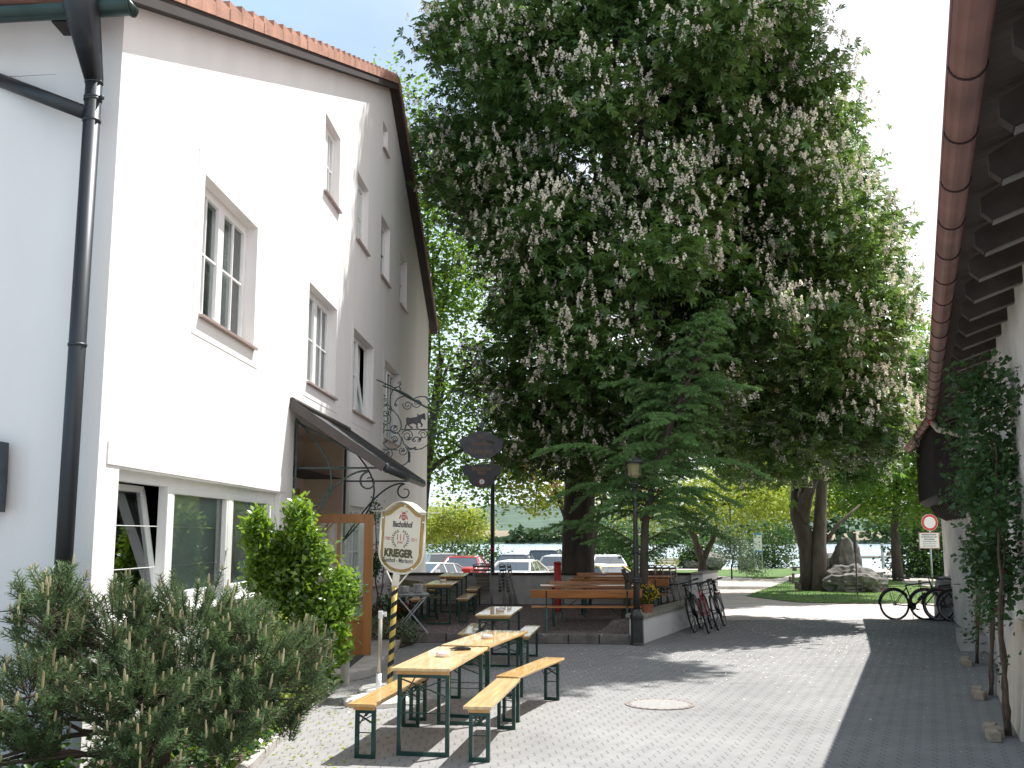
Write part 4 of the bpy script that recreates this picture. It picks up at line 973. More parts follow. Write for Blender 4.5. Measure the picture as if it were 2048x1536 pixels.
for i in range(len(tops)-1):
    a,b_=sp(*tops[i],0.10),sp(*tops[i+1],0.10); a2,b2=sp(*tops[i],-.12),sp(*tops[i+1],-.12); up=sp(0,0,0)-sp(0,8,0)
    g.add([a,b_,b2,a2,a+up,b_+up,b2+up,a2+up],[(0,3,2,1),(4,5,6,7),(0,1,5,4),(1,2,6,5),(2,3,7,6),(3,0,4,7)])
g.build('canopy','cream_paint',sg)
g=MB()
for x,y in ((150,405),(745,440),(185,1045),(620,1085),(462,225)): g.box(tuple(sp(x,y,.008)),(.03,.015,.02))
g.build('bracket','cream_paint',sg)
def st(body,x,y,size,m,fs=(1,1),bold=0):
    text(body,size,m,bd,M3@Matrix.Translation(((x-440)*sc*kx,-(y-735)*sc,.0055)),font_scale=fs,ext=.0008,bold=bold)
st('Bischofshof',440,487,.098,'ink_dark',(.62,1.05),.0035); st('1900',230,690,.058,'ink_pink',(.78,1)); st('2011',625,690,.058,'ink_pink',(.78,1))
st('1 1 1',425,668,.095,'ink_pink',(.62,1.1),.003); st('JAHRE',420,736,.038,'ink_pink',(.75,1)); st('KRIEGER',405,890,.125,'ink_green',(.84,1.05),.0075); st('Gasthof - Mariaort',402,985,.078,'ink_dark',(.74,1),.001)
# laurel wreath
for s in (-1,1):
    g=MB()
    for i in range(9):
        t=R(-62+ i*15.5); cx,cy=422+s*112*math.cos(t),690+118*math.sin(t)*-1
        for k in (-1,1):
            a=t+math.pi/2+k*.6; dx,dy=math.cos(a)*s,-math.sin(a); L_=34; nx,ny=-dy*7,dx*7
            q=[(cx,cy),(cx+dx*L_*.5+nx,cy+dy*L_*.5+ny),(cx+dx*L_,cy+dy*L_),(cx+dx*L_*.5-nx,cy+dy*L_*.5-ny)]
            q=[sp(x,y,.005) for x,y in q]; g.prism(q,(sp(0,0,.001)-sp(0,0,0)))
    g.build('laurel_branch','ink_green',bd)
# small red coat of arms: shield, hat and staffs
g=MB()
def poly(pts,m=None,z=.005): g.prism([sp(x,y,z) for x,y in pts],(sp(0,0,.001)-sp(0,0,0)))
poly([(418,340),(432,318),(450,312),(468,318),(480,342)]); poly([(420,348),(478,352),(482,395),(470,425),(450,432),(428,422),(418,392)]); poly([(405,345),(412,350),(400,410),(385,412),(392,375)]); poly([(488,352),(495,350),(512,410),(500,418),(490,395)])
g.build('emblem','ink_red',bd)
g=MB(); g.lathe([(.021,0),(.021,.001),(0,.001)],(0,0,0),16); g.v=[tuple(sp(450+p_[0]/sc,388-p_[1]/sc,.0065+p_[2])) for p_ in g.v]; g.build('emblem_disc','galv',bd)
g=MB(); g.tube([sp(430,330,.007),sp(412,300,.007)],.002,5); g.tube([sp(470,330,.007),sp(482,306,.007),sp(492,292,.007),sp(502,305,.007),sp(490,318,.007)],.002,5); g.build('emblem_staff','ink_dark',bd)
# neck and pole
g=MB(); zt=sp(390,1165).z; zn=atY(795,1176,YS).z; tp=sp(395,1160,-.01)
g.beam(tp,Vector((tp.x-.02,tp.y,zn)),.085,.03); g.tube([sp(240,1135,-.01),Vector((tp.x-.04,tp.y,zn+.03))],.010,6); g.tube([sp(560,1150,-.01),Vector((tp.x+.02,tp.y,zn+.03))],.010,6); g.build('neck','cream_paint',sg)
top=Vector((tp.x-.02,tp.y,zn+.02)); bot=Vector((SB.x,SB.y,.07)); g=MB(); g.tube([bot,top],.036,20); g.build('pole','yellow_paint',sg,smooth=True)
g=MB(); ax=(top-bot); n=24; turns=8.5; H=ax.length
for k in range(int(turns*16)):
    for_a=k/16*2*math.pi; z0=k/16/turns; z1=(k+1)/16/turns; hw=.42/turns
    a0=k/16*2*math.pi; a1=(k+1)/16*2*math.pi; r=.0375
    def Q(a,t): t=min(max(t,0),1); return bot+ax*t+Vector((r*math.cos(a),r*math.sin(a),0))
    g.quad(Q(a0,z0),Q(a1,z1),Q(a1,z1+hw),Q(a0,z0+hw))
g.build('stripe','black_paint',sg)
g=MB(); g.lathe([(.36,0),(.36,.05),(.33,.075),(.1,.08),(0,.08)],n=40); g.v=[(v_[0]+SB.x-.02,v_[1]+SB.y,v_[2]) for v_ in g.v]; g.build('base','white_stone',sg)
# grey tube standing in front with its own round base
p=atz(753,1407,0); gt_=thing('tube_stand','grey steel tube in a white sleeve standing on a wide white round base','stand',(p.x,p.y,0))
zz=lambda v: atY(757,v,p.y).z
g=MB(); g.lathe([(.38,0),(.38,.05),(.35,.075),(.08,.08),(0,.08)],n=44); g.build('base','white_stone',gt_,world=False)
g=MB(); g.tube([(0.02,0,.06),(.02,0,zz(1347))],.032,14); g.build('sleeve','white_plastic',gt_,world=False,smooth=True)
g=MB(); g.tube([(0.02,0,zz(1348)),(.03,0,zz(1226))],.024,14); g.build('tube','grey_tube',gt_,world=False,smooth=True)
g=MB(); g.tube([(.03,0,zz(1237)),(.03,0,zz(1222))],.03,14); g.tube([(.03,0,zz(1229)),(.085,0,zz(1228))],.014,8); g.tube([(.085,0,zz(1233)),(.085,0,zz(1224))],.016,8); g.build('clamp','white_plastic',gt_,world=False)
# grey stone post beside the step
p=atz(690,1352,.12); g=MB(); g.lathe([(.06,0),(.055,.45),(.045,.46)],(p.x,p.y,.0),16); tag(g.build('stone_post','concrete',smooth=False),'short round grey post at the corner of the entrance step','post')
# ---------------- wrought iron inn sign ----------------
YB=22.9
Z4=lambda x,y,dy=0: atY(740+x/6.983,740+y/6.983,YB+dy)
inn_s=thing('inn_sign','wrought iron scroll bracket with bull figure and two hanging name boards','sign',tuple(Z4(157,1200)))
g=MB(); r=.013
def line(*pts,r=r,dy=0): g.tube([Z4(*p_,dy) for p_ in pts],r,6)
def scroll(cx,cy,r0,turns,a0,sg_=1,r1=.25,rr=.012):
    n=int(20*turns)+6; pts=[]
    for i in range(n+1):
        t=i/n; a=R(a0)+sg_*turns*2*math.pi*t; q_=r0*(1-(1-r1)*t); pts.append((cx+q_*math.cos(a),cy+q_*math.sin(a)))
    g.tube([Z4(*q_) for q_ in pts],[rr*(1-.3*i/n) for i in range(n+1)],6)
line((130,60),(130,290),(160,320),(157,1240),r=.016); line((157,1240),(152,1800),r=.016); line((130,60),(160,110),(160,75))
g.tube([Z4(60,120,-1.0),Z4(330,245,-.4),Z4(560,400),Z4(800,535)],.014,6); g.tube([Z4(180,220,-.5),Z4(390,300,-.2),Z4(560,405),Z4(960,600)],.014,6)
line((400,290),(520,350),(620,420),(720,470),r=.03); line((60,95),(62,160)); line((180,200),(185,255)); line((210,200),(215,250))
arc=lambda cx,cy,rx,ry,a0,a1,n=18:[(cx+rx*math.cos(R(a0+(a1-a0)*i/n)),cy+ry*math.sin(R(a0+(a1-a0)*i/n))) for i in range(n+1)]
line(*arc(390,430,110,190,-100,-230)); line((320,560),(345,590),(390,640),(430,720),(438,790),(410,860),(350,885)); scroll(345,820,66,1.3,60,1,.3)
line(*arc(475,500,130,130,180,270)); scroll(525,490,68,1.6,200,-1,.2); scroll(655,460,70,1.4,180,-1,.25); scroll(370,490,18,1,90,1,.4)
scroll(215,690,85,1.7,-90,1,.25); scroll(215,450,50,1.3,-60,-1,.3); scroll(215,600,48,1.2,-30,1,.3); scroll(190,785,35,1.2,0,-1,.3); scroll(240,560,70,.6,180,1,.8)
scroll(190,350,22,1,0,1,.3); scroll(235,480,22,1,0,1,.3); scroll(280,540,20,1,0,1,.3); scroll(410,185,26,1.1,60,-1,.3); line((340,245),(400,235),(432,200)); line(*arc(380,270,45,35,-60,60))
line((160,830),(300,850),(400,890),(440,960),(430,1040),(380,1090),(300,1110),(220,1075),(175,1000),(165,900),(200,850)); scroll(345,975,50,1.4,200,1,.25)
line((430,832),(800,830)); scroll(525,920,85,1.8,200,1,.2); line((445,940),(470,1030),(550,1090),(640,1110),(720,1100),(800,1050),(850,950),(850,900)); scroll(745,900,66,1.6,180,1,.25); line(*arc(650,985,50,50,180,360)); scroll(610,975,28,1,0,1,.3); scroll(690,980,24,1,180,-1,.3)
scroll(240,1170,82,1.4,-90,1,.35); scroll(455,1130,70,1.3,-60,1,.35); line((180,1110),(290,1105),(380,1120)); line((500,1080),(560,1110)); 
line((340,1350),(420,1345),(500,1310),(545,1260),(560,1200),(555,1150),(530,1110)); line((545,1290),(545,1140),r=.028); line((560,1110),(640,1080),(640,1120),r=.018)
line((620,395),(700,370),(780,375),(850,410),(920,470),(960,540),(1000,640)); scroll(875,640,75,1.6,-90,-1,.25); line((960,520),(965,430),(1010,360),(1090,310),(1190,300),(1290,315),(1400,360),(1490,420),(1560,490),(1600,570),(1605,650),(1600,740))
scroll(1320,480,95,1.4,-40,1,.4); line((1190,300),(1135,360),(1115,440),(1140,520),(1200,580),(1290,590),(1370,550),(1410,470)); line((1520,740),(1450,660),(1380,610),(1300,595),(1200,605),(1130,650),(1105,720),(1130,780),(1180,800),(1230,770),(1240,730))
scroll(1185,735,52,1.3,10,-1,.3); scroll(895,775,75,1.5,-140,1,.3); line((960,560),(1040,600),(1085,680),(1085,780),(1040,860),(960,905),(890,900),(840,850),(815,790),(830,730)); line((900,905),(1040,855),r=.022); line(*arc(1070,545,70,65,-180,120)); scroll(1450,560,80,1.0,120,-1,.5); line(*arc(1565,600,45,75,-90,250),r=.011)
line((780,380),(840,460),(880,500)); line((1360,560),(1430,610)); line((1150,480),(1215,480),r=.012); line((1300,440),(1330,470),r=.016); line((920,940),(850,900)); 
for cx,cy in ((350,800),(340,1000),(220,1000),(455,1130),(240,1170),(540,960),(700,960),(1330,460),(895,780),(870,640)):
    line((cx-22,cy+18),(cx,cy-4),(cx+26,cy-20),r=.016); line((cx-8,cy-18),(cx+12,cy+14),r=.012)
g.build('bracket','wrought_iron',inn_s)
g=MB(); ox=[(500,680),(515,660),(560,668),(650,655),(665,640),(655,615),(668,612),(680,628),(720,618),(745,605),(768,602),(772,640),(778,690),(755,695),(735,675),(715,690),(712,720),(740,765),(725,795),(700,790),(715,770),(690,740),(668,740),(662,790),(680,818),(645,815),(640,760),(600,745),(545,760),(570,785),(600,800),(590,820),(570,815),(545,785),(520,765),(500,800),(495,822),(478,820),(490,780),(505,750),(505,710)]
g.prism([Z4(*p_,-.015) for p_ in ox],(0,.03,0)); g.build('bull_figure','board_grey',inn_s,bev=.004)
g=MB(); g.prism([Z4(*p_,-.04) for p_ in ((1510,735),(1545,740),(1570,730),(1590,745),(1620,735),(1600,760),(1590,800),(1570,835),(1550,835),(1535,790),(1530,760))],(0,.08,0)); g.build('boss','wrought_iron',inn_s,bev=.01)
# boards; coordinates from the 10.24x crop at (900,840)
Z3=lambda x,y,dy=0: atY(900+x/10.24,840+y/10.24,YB+dy)
b1=[(640,232),(760,240),(850,280),(900,318),(960,322),(1050,340),(1105,400),(1100,460),(1085,500),(1090,540),(1060,585),(1030,600),(1035,640),(1000,670),(950,690),(900,740),(820,780),(720,800),(620,802),(510,785),(420,740),(370,695),(290,670),(270,640),(275,605),(230,570),(215,530),(220,490),(200,460),(210,400),(260,350),(330,335),(400,325),(440,285),(520,245)]
b2=[(560,905),(750,905),(850,940),(920,920),(1000,925),(1050,970),(1050,1050),(1030,1110),(980,1140),(930,1150),(915,1210),(900,1280),(840,1340),(740,1380),(640,1390),(540,1375),(450,1330),(390,1270),(380,1190),(370,1150),(300,1135),(260,1070),(255,980),(290,920),(350,910),(420,935)]
g=MB(); g.prism([Z3(*p_) for p_ in b1],(0,.025,0)); B1=g.build('name_board','board_grey',inn_s,bev=.004)
g=MB(); g.prism([Z3(*p_) for p_ in b2],(0,.025,0)); B2_=g.build('name_board','board_dark',inn_s,bev=.004)
g=MB(); 
for x in (515,775): g.tube([Z3(x-30,790,.01),Z3(x,830,.01),Z3(x-20,870,.01),Z3(x+10,920,.01)],.008,6)
g.tube([Z3(640,160,.01),Z3(640,240,.01)],.012,6); g.build('chain','wrought_iron',inn_s)
def bt(body,x,y,size,m,par,fs=(1,1),bold=0):
    p_=Z3(x,y,-.004); text(body,size,m,par,Matrix.Translation(p_)@Matrix.Rotation(R(90),4,'X'),font_scale=fs,bold=bold)
bt('Seit',645,340,.13,'letter_brown',B1,(.9,1),.001); bt('Gasthof',650,475,.15,'letter_brown',B1,(.9,1),.002); bt('Krieger',640,645,.185,'letter_brown',B1,(.95,1),.003)
bt('Bischofshof',645,995,.125,'letter_brown',B2_,(.75,1),.003); bt('Bier',650,1080,.13,'letter_brown',B2_,(.85,1),.003)
g=MB(); g.lathe([(.055,0),(.055,.003),(0,.003)],n=20); c_=Z3(652,1265,-.004); g.v=[(c_.x+a,c_.y-.001-d_,c_.z+b) for a,b,d_ in g.v]; g.build('seal','sign_white',B2_)
g=MB(); g.tube([(c_.x+.075*math.cos(t*.35),c_.y-.002,c_.z+.08*math.sin(t*.35)) for t in range(19)],.006,5); g.build('seal_ring','ink_red',B2_)
g=MB(); g.tube([(c_.x,c_.y-.005,c_.z-.03),(c_.x,c_.y-.005,c_.z+.03)],.006,5); g.tube([(c_.x-.02,c_.y-.005,c_.z-.005),(c_.x+.02,c_.y-.005,c_.z+.01)],.006,5); g.build('seal_mark','ink_dark',B2_)
# ---------------- traffic sign ----------------
Yt=36.0; x=atY(1859,1045,Yt).x; c_=atY(1859,1045,Yt); rr=16.5/2073*Yt
ts=thing('traffic_sign','round red and white traffic sign over a text plate on a thin pole','traffic sign',(x,Yt,gz(Yt)))
g=MB(); g.tube([(x,Yt+.05,gz(Yt)),(x,Yt+.05,c_.z+rr*.8)],.03,10); g.build('pole','galv',ts,smooth=True)
def disc(r,y,m,name,par,t=.01):
    g=MB(); g.lathe([(r,0),(r,t),(0,t)],n=40); g.v=[(c_.x+a,y-d_,c_.z+b) for a,b,d_ in g.v]; return g.build(name,m,par)
dd=disc(rr,Yt,'sign_white','disc',ts,.015); disc(rr*.97,Yt-.0155,'sign_red','ring',dd,.002); disc(rr*.70,Yt-.018,'sign_white','face',dd,.002)
pc=atY(1858.5,1081,Yt); hw=20.5/2073*Yt; hh=16/2073*Yt
g=MB(); g.box((pc.x,Yt,pc.z),(2*hw,.015,2*hh)); pt=g.build('text_plate','sign_white',ts)
g=MB(); 
for q_ in ((0,hh-.012,2*hw-.02,.02),(0,-hh+.012,2*hw-.02,.02),(-hw+.012,0,.02,2*hh-.04),(hw-.012,0,.02,2*hh-.04)): g.box((pc.x+q_[0],Yt-.009,pc.z+q_[1]),(q_[2],.004,q_[3]))
g.build('border','ink_pink',pt)
for i,(s_,sz,b_) in enumerate((('Unbefugtes Einsetzen',.072,.0015),('von Motorbooten in die',.068,.0015),('Naab verboten',.072,.0015),('Zuwiderhandlungen werden',.05,0),('gemaess Art. 66 Abs. 1 Nr. 2 d',.045,0),('BayWG zur Anzeige gebracht',.045,0))):
    text(s_,sz,'ink_dark',pt,Matrix.Translation((pc.x,Yt-.011,pc.z+hh-.075-i*.078))@Matrix.Rotation(R(90),4,'X'),font_scale=(.82,1),bold=b_)
# ---------------- information boards ----------------
def infob(u0,u1,v0,v1,vb,Y,label,blue):
    a=atY(u0,v0,Y); b_=atY(u1,v1,Y); t=thing('information_board',label,'notice board',((a.x+b_.x)/2,Y,gz(Y)),0,'information boards on the river bank')
    g=MB(); g.box(((a.x+b_.x)/2,Y,(a.z+b_.z)/2),(b_.x-a.x,.04,a.z-b_.z)); pn=g.build('panel','sign_face',t)
    for x in (a.x,b_.x):
        g=MB(); g.box((x,Y+.02,(a.z+.05+gz(Y))/2),(.07,.07,a.z+.05-gz(Y))); g.build('post','galv',t)
    g=MB(); w_=b_.x-a.x; h_=a.z-b_.z
    if blue: g.box(((a.x+b_.x)/2,Y-.024,a.z-h_*.05),(w_-.04,.01,h_*.1)); g.build('header','sign_blue',pn); g=MB(); g.box(((a.x+b_.x)/2,Y-.024,b_.z+h_*.03),(w_-.04,.01,h_*.06)); g.build('footer','sign_blue',pn)
    g=MB()
    for fx,fy,fw,fh in ((.3,.2,.14,.05),(.68,.24,.16,.05),(.68,.48,.16,.06),(.3,.6,.12,.04),(.68,.64,.14,.05)): g.box((a.x+w_*fx,Y-.022,a.z-h_*fy),(w_*fw,.006,h_*fh))
    g.build('picture','ink_dark',pn)
p=atg(1515,1129); infob(1507,1524,1066,1104,1130,82,'tall cream information board with blue header on the river bank',True)
infob(1479,1497,1081,1106,1128,80,'lower cream information board half behind the grey shrub',False)
# ---------------- parked cars ----------------
def car(paint,label,loc,rz,kind='sedan',L_=4.45,Wd=1.78,H=1.42):
    t=thing('parked_car',label,'car',loc,rz,'cars parked on the river side car park')
    hw=Wd/2; belt=H*.69; r0,r1=-L_/2,L_/2
    if kind=='sedan': cab=[(r0+.55,belt+.02),(r0+1.25,H-.03),(r0+2.35,H),(r1-1.05,belt)]; deck=belt+.02
    elif kind=='hatch': cab=[(r0+.18,belt+.02),(r0+.75,H-.04),(r0+2.0,H),(r1-1.0,belt)]; deck=belt
    else: cab=[(r0+.10,belt+.03),(r0+.42,H-.04),(r0+2.0,H),(r1-1.2,belt)]; deck=belt+.03
    st_=[(r0,.50,.86),(r0+.06,deck-.10,.93),(r0+.16,deck,.97),(cab[0][0],deck+.01,1.0),(0,belt+.0,1.0),(cab[3][0],belt-.02,1.0),(r1-.35,belt-.16,.97),(r1-.06,.62,.88),(r1,.45,.80)]
    V=[];Fs=[];n=10
    for y,zt,wf in st_:
        w_=hw*wf; pr=[(-w_*.93,.20),(-w_,.34),(-w_*1.0,zt*.62+.1),(-w_*.96,zt-.06),(-w_*.86,zt),(w_*.86,zt),(w_*.96,zt-.06),(w_*1.0,zt*.62+.1),(w_,.34),(w_*.93,.20)]
        V+=[(x,y,min(z,zt)) for x,z in pr]
    for i in range(len(st_)-1):
        for k in range(n): a=i*n+k; b=i*n+(k+1)%n; Fs.append((a,a+n,b+n,b))
    Fs.append(tuple(range(n))); Fs.append(tuple(range((len(st_)-1)*n,len(st_)*n))[::-1])
    g=MB(); g.add(V,Fs); bd_=g.build('body',paint,t,world=False,smooth=True); bd_.data.polygons.foreach_set('use_smooth',[True]*(len(bd_.data.polygons)-2)+[False]*2)
    wb,wt=hw*.90,hw*.70
    g=MB(); a,b,c,d=cab
    q=lambda y,z,w_:[(-w_,y,z),(w_,y,z)]
    v=q(a[0],a[1]-.03,wb)+q(b[0],b[1]-.02,wt)+q(c[0],c[1]-.02,wt)+q(d[0],d[1]-.03,wb)
    g.add(v,[(0,1,3,2),(4,5,7,6),(0,2,4,6),(1,7,5,3)]); g.build('windows','car_glass',t,world=False)
    g=MB(); m_=(b[0]+c[0])/2
    g.add([(-wt-.01,b[0]-.03,b[1]-.025),(wt+.01,b[0]-.03,b[1]-.025),(wt+.01,c[0],c[1]-.02),(-wt-.01,c[0],c[1]-.02),(-wt*.8,b[0]+.05,b[1]+.02),(wt*.8,b[0]+.05,b[1]+.02),(wt*.8,c[0]-.1,c[1]+.03),(-wt*.8,c[0]-.1,c[1]+.03)],[(4,5,6,7),(0,1,5,4),(1,2,6,5),(2,3,7,6),(3,0,4,7)])
    for s in (-1,1):
        for p_,q_ in ((a,b),(d,c)): g.beam((s*(wb+.005),p_[0],p_[1]-.03),(s*(wt+.005),q_[0],q_[1]-.01),.07,.06)
        g.beam((s*wt,b[0],b[1]-.012),(s*wt,c[0],c[1]-.008),.05,.035); 
        for y in ((a[0]+b[0])/2+.55,(c[0]+b[0])/2+.35): 
            if y<c[0]: g.beam((s*(wb+.004),y,belt-.02),(s*(wt+.004),y,H-.03),.05,.02)
    g.build('roof',paint,t,world=False)
    for s in (-1,1):
        g=MB(); g.box((s*hw*.76,r0+.03,belt-.16),(.34,.10,.17)); g.build('tail_lamp','lamp_red',t,world=False,bev=.02)
        g=MB(); g.box((s*(hw+.09),d[0]-.25,belt+.06),(.17,.10,.12)); g.build('mirror',paint,t,world=False,bev=.02)
        for y in (r0+.85,r1-.85):
            g=MB(); g.lathe([(.31,-.1),(.32,-.09),(.32,.09),(.31,.1)],n=24); g.v=[(s*(hw-.10)+z,y+x,.32+y_) for x,y_,z in g.v]; w_=g.build('wheel','tyre',t,world=False,smooth=False)
            g=MB(); g.lathe([(.20,-.005),(.20,.005)],n=16); g.v=[(s*(hw+.003)+z,y+x,.32+y_) for x,y_,z in g.v]; g.build('rim','galv',w_,world=False)
    g=MB(); g.box((0,r0-.005,belt-.24),(.52,.02,.11)); g.build('number_plate','plate',t,world=False)
    g=MB(); g.box((0,r0-.02,.36),(Wd*.93,.10,.18)); g.build('bumper',paint,t,world=False,bev=.03)
    g=MB(); g.tube([(0,b[0]+.15,H),(0,b[0]-.05,H+.26)],.006,5); g.build('aerial','black_paint',t,world=False)
    return t
def carat(u,Y): return (atY(u,1100,Y).x,Y+2.2,gz(Y)-.12)
car('paint_red','red saloon parked behind the terrace wall, left of the dark pole',carat(927,43),R(-6),H=1.42)
car('paint_silver','grey silver estate car parked leftmost, beside the bush',carat(862,50),R(18),'suv',H=1.55,L_=4.4)
car('paint_white','white hood of a small car seen just right of the brewery sign',carat(846,40),R(150),'hatch',H=1.15,L_=3.9)
car('paint_navy','dark blue car with aerial parked right of the dark pole, behind a white one',carat(1035,48),R(-8),'hatch',H=1.5,L_=4.1)
car('paint_white','white car with a long sloping rear window nearest the terrace wall',carat(1043,39.5),R(-16),'sedan',H=1.27,L_=4.5,Wd=1.8)
car('paint_black','tall black off-road car parked left of the big trunk',carat(1100,55),R(-10),'suv',H=1.72,L_=4.6,Wd=1.9)
car('paint_silver','silver car half hidden behind the red bin and trunk',carat(1130,44),R(-12),'hatch',H=1.45,L_=4.1)
car('paint_white','white saloon with a dark rear window right of the big trunk',carat(1220,52),R(0),'sedan',H=1.42,L_=4.7,Wd=1.84)
car('paint_cream','pale yellow roofed car peeping over the wall right of the trunk',carat(1203,38),R(30),'hatch',H=1.12,L_=3.4,Wd=1.5)
# ---------------- bicycles ----------------
def bike(paint,label,basket=False,rack=True):
    t=thing('bicycle',label,'bicycle',(0,0,0),0,'bicycles parked in the courtyard')
    rr=.345
    for x in (-.53,.53):
        g=MB(); g.tube([(x+rr*math.cos(a*math.pi/18),0,rr+rr*.0+rr*math.sin(a*math.pi/18)) for a in range(37)],.020,8,cap=False); w_=g.build('wheel','tyre',t,world=False,smooth=True)
        g=MB(); g.tube([(x+(rr-.028)*math.cos(a*math.pi/18),0,rr+(rr-.028)*math.sin(a*math.pi/18)) for a in range(37)],.009,5,cap=False); g.build('rim','galv',w_,world=False,smooth=True)
        g=MB(); 
        for k in range(24): 
            a=k*math.pi/12; s=.03*(1 if k%2 else -1); g.tube([(x+.02*math.cos(a+.6),s,rr+.02*math.sin(a+.6)),(x+(rr-.03)*math.cos(a),0,rr+(rr-.03)*math.sin(a))],.0014,3)
        g.tube([(x,-.04,rr),(x,.04,rr)],.025,8); g.build('spokes','galv',w_,world=False)
        g=MB(); g.tube([(x+(rr+.035)*math.cos(R(a)),0,rr+(rr+.035)*math.sin(R(a))) for a in range(30 if x<0 else 40,190 if x<0 else 150,10)],.016,5); g.build('mudguard','black_paint',t,world=False)
    bb_,st_,hd,ht=(-.08,0,.30),(-.23,0,.78),(.40,0,.72),(.36,0,.86)
    g=MB(); T=lambda a,b,r: g.tube([a,b],r,8)
    T(bb_,st_,.018); T(bb_,hd,.024); T(st_,ht,.017); T(hd,ht,.021)
    for s in (-1,1): T((-.53,s*.06,rr),(bb_[0],s*.03,bb_[2]),.011); T((-.53,s*.06,rr),(-.21,s*.02,.74),.009); g.tube([(.40,s*.05,.70),(.45,s*.055,.60),(.53,s*.05,rr)],.013,7)
    g.build('frame',paint,t,world=False,smooth=True)
    g=MB(); g.tube([st_,(-.27,0,.93)],.013,8); g.lathe([(.0,0),(.0,0)],n=4)
    g.build('seat_post','galv',t,world=False)
    g=MB(); V=[]
    prs=[(-.40,.075,.965),(-.36,.085,.975),(-.28,.06,.965),(-.18,.025,.955),(-.12,.018,.95)]
    for x,w_,z in prs: V+=[(x,-w_,z-.03),(x,-w_*.8,z),(x,w_*.8,z),(x,w_,z-.03)]
    g.add(V,[(i*4+k,i*4+(k+1)%4,i*4+4+(k+1)%4,i*4+4+k) for i in range(4) for k in range(4)]+[(3,2,1,0),(16,17,18,19)]); g.build('saddle','black_paint',t,world=False,smooth=True)
    g=MB(); g.tube([ht,(.34,0,.96),(.40,0,1.0)],.014,8); g.tube([(.36,-.30,1.02),(.40,-.12,1.0),(.40,.12,1.0),(.36,.30,1.02)],.011,8)
    for s in (-1,1): g.tube([(.36,s*.20,1.02),(.34,s*.31,1.02)],.018,8); g.tube([(.41,s*.16,1.0),(.50,s*.10,.97),(.46,s*.02,.85)],.003,4)
    g.build('handlebar','black_paint',t,world=False,smooth=True)
    g=MB(); g.lathe([(.09,-.004),(.09,.004)],n=20); g.v=[(bb_[0]+a,.05+c,bb_[2]+b) for a,b,c in g.v]; g.beam((bb_[0],.06,bb_[2]),(bb_[0]+.15,.06,bb_[2]-.08),.012,.02); g.beam((bb_[0],-.06,bb_[2]),(bb_[0]-.15,-.06,bb_[2]+.08),.012,.02)
    g.box((bb_[0]+.15,.11,bb_[2]-.08),(.09,.08,.02)); g.box((bb_[0]-.15,-.11,bb_[2]+.08),(.09,.08,.02)); g.build('crank','black_paint',t,world=False)
    g=MB(); g.box((.14,0,.52),(.07,.06,.26),M=Matrix.Rotation(R(48),3,'Y')); g.build('bottle','black_paint',t,world=False,bev=.01)
    if rack:
        g=MB()
        for s in (-1,1): g.tube([(-.25,s*.05,.76),(-.80,s*.05,.76)],.006,5); g.tube([(-.62,s*.06,.76),(-.53,s*.07,rr)],.006,5)
        g.tube([(-.80,-.05,.76),(-.80,.05,.76)],.006,5); g.build('rack','black_paint',t,world=False)
        g=MB(); g.box((-.83,0,.70),(.03,.06,.04)); g.build('tail_lamp','lamp_red',t,world=False)
    if basket:
        g=MB()
        for z in (.78,.86,.94,1.02): g.tube([(.46,-.15,z),(.74,-.13,z),(.74,.13,z),(.46,.15,z),(.46,-.15,z)],.005,4)
        for k in range(9):
            a=k/8; g.tube([(.46+.28*a,-.15+.02*a,.78),(.46+.28*a,-.15+.02*a,1.02)],.004,4); g.tube([(.46+.28*a,.15-.02*a,.78),(.46+.28*a,.15-.02*a,1.02)],.004,4); g.tube([(.74,-.13+.26*a,.78),(.74,-.13+.26*a,1.02)],.004,4)
        g.box((.60,0,.78),(.28,.28,.008)); g.build('basket','black_paint',t,world=False)
    g=MB(); g.tube([(-.12,-.03,.28),(-.20,-.20,.01)],.008,5); g.build('kickstand','black_paint',t,world=False)
    return t
p=atz(1841,1240,0)
k1=bike('black_paint','black trekking bicycle on its stand in the barn shade, whole side visible'); k1.location=(p.x,p.y+.15,0); k1.rotation_euler=(R(-4),0,R(3))
for i,(dx,dy,rz,l) in enumerate(((.62,-.35,-28,'bicycle just right of the black trekking bicycle'),(.80,-.62,-36,'bicycle in the middle of the cluster at the barn corner'),(.95,-.95,-45,'bicycle nearest the barn downpipe'))):
    b_=dup(k1,(p.x+dx,p.y+.15+dy,0),R(rz),l); b_.rotation_euler=(R(-6),0,R(rz))
k2=bike('black_paint','black bicycle leaning on the white garden wall, leftmost of three',rack=False)
k3=bike('paint_red','red framed bicycle leaning between two black ones at the garden wall',rack=False)
k4=bike('black_paint','black bicycle with wire basket leaning against the tall white pier',basket=True)
ga=atz(1285,1288,0); gwd=wd
def GP(s,o): return Vector((ga.x,ga.y,0))+gwd*s+Vector((-gwd.y,gwd.x,0))*o
ang=math.atan2(gwd.y,gwd.x)
for k,s,o,an in ((k2,3.15,-.34,5),(k3,3.05,-.62,8),(k4,3.85,-.70,4)):
    k.location=GP(s,o); k.rotation_euler=(R(-13),0,ang+math.pi+R(an))
    k.rotation_euler=(R(13),0,ang+math.pi+R(an))
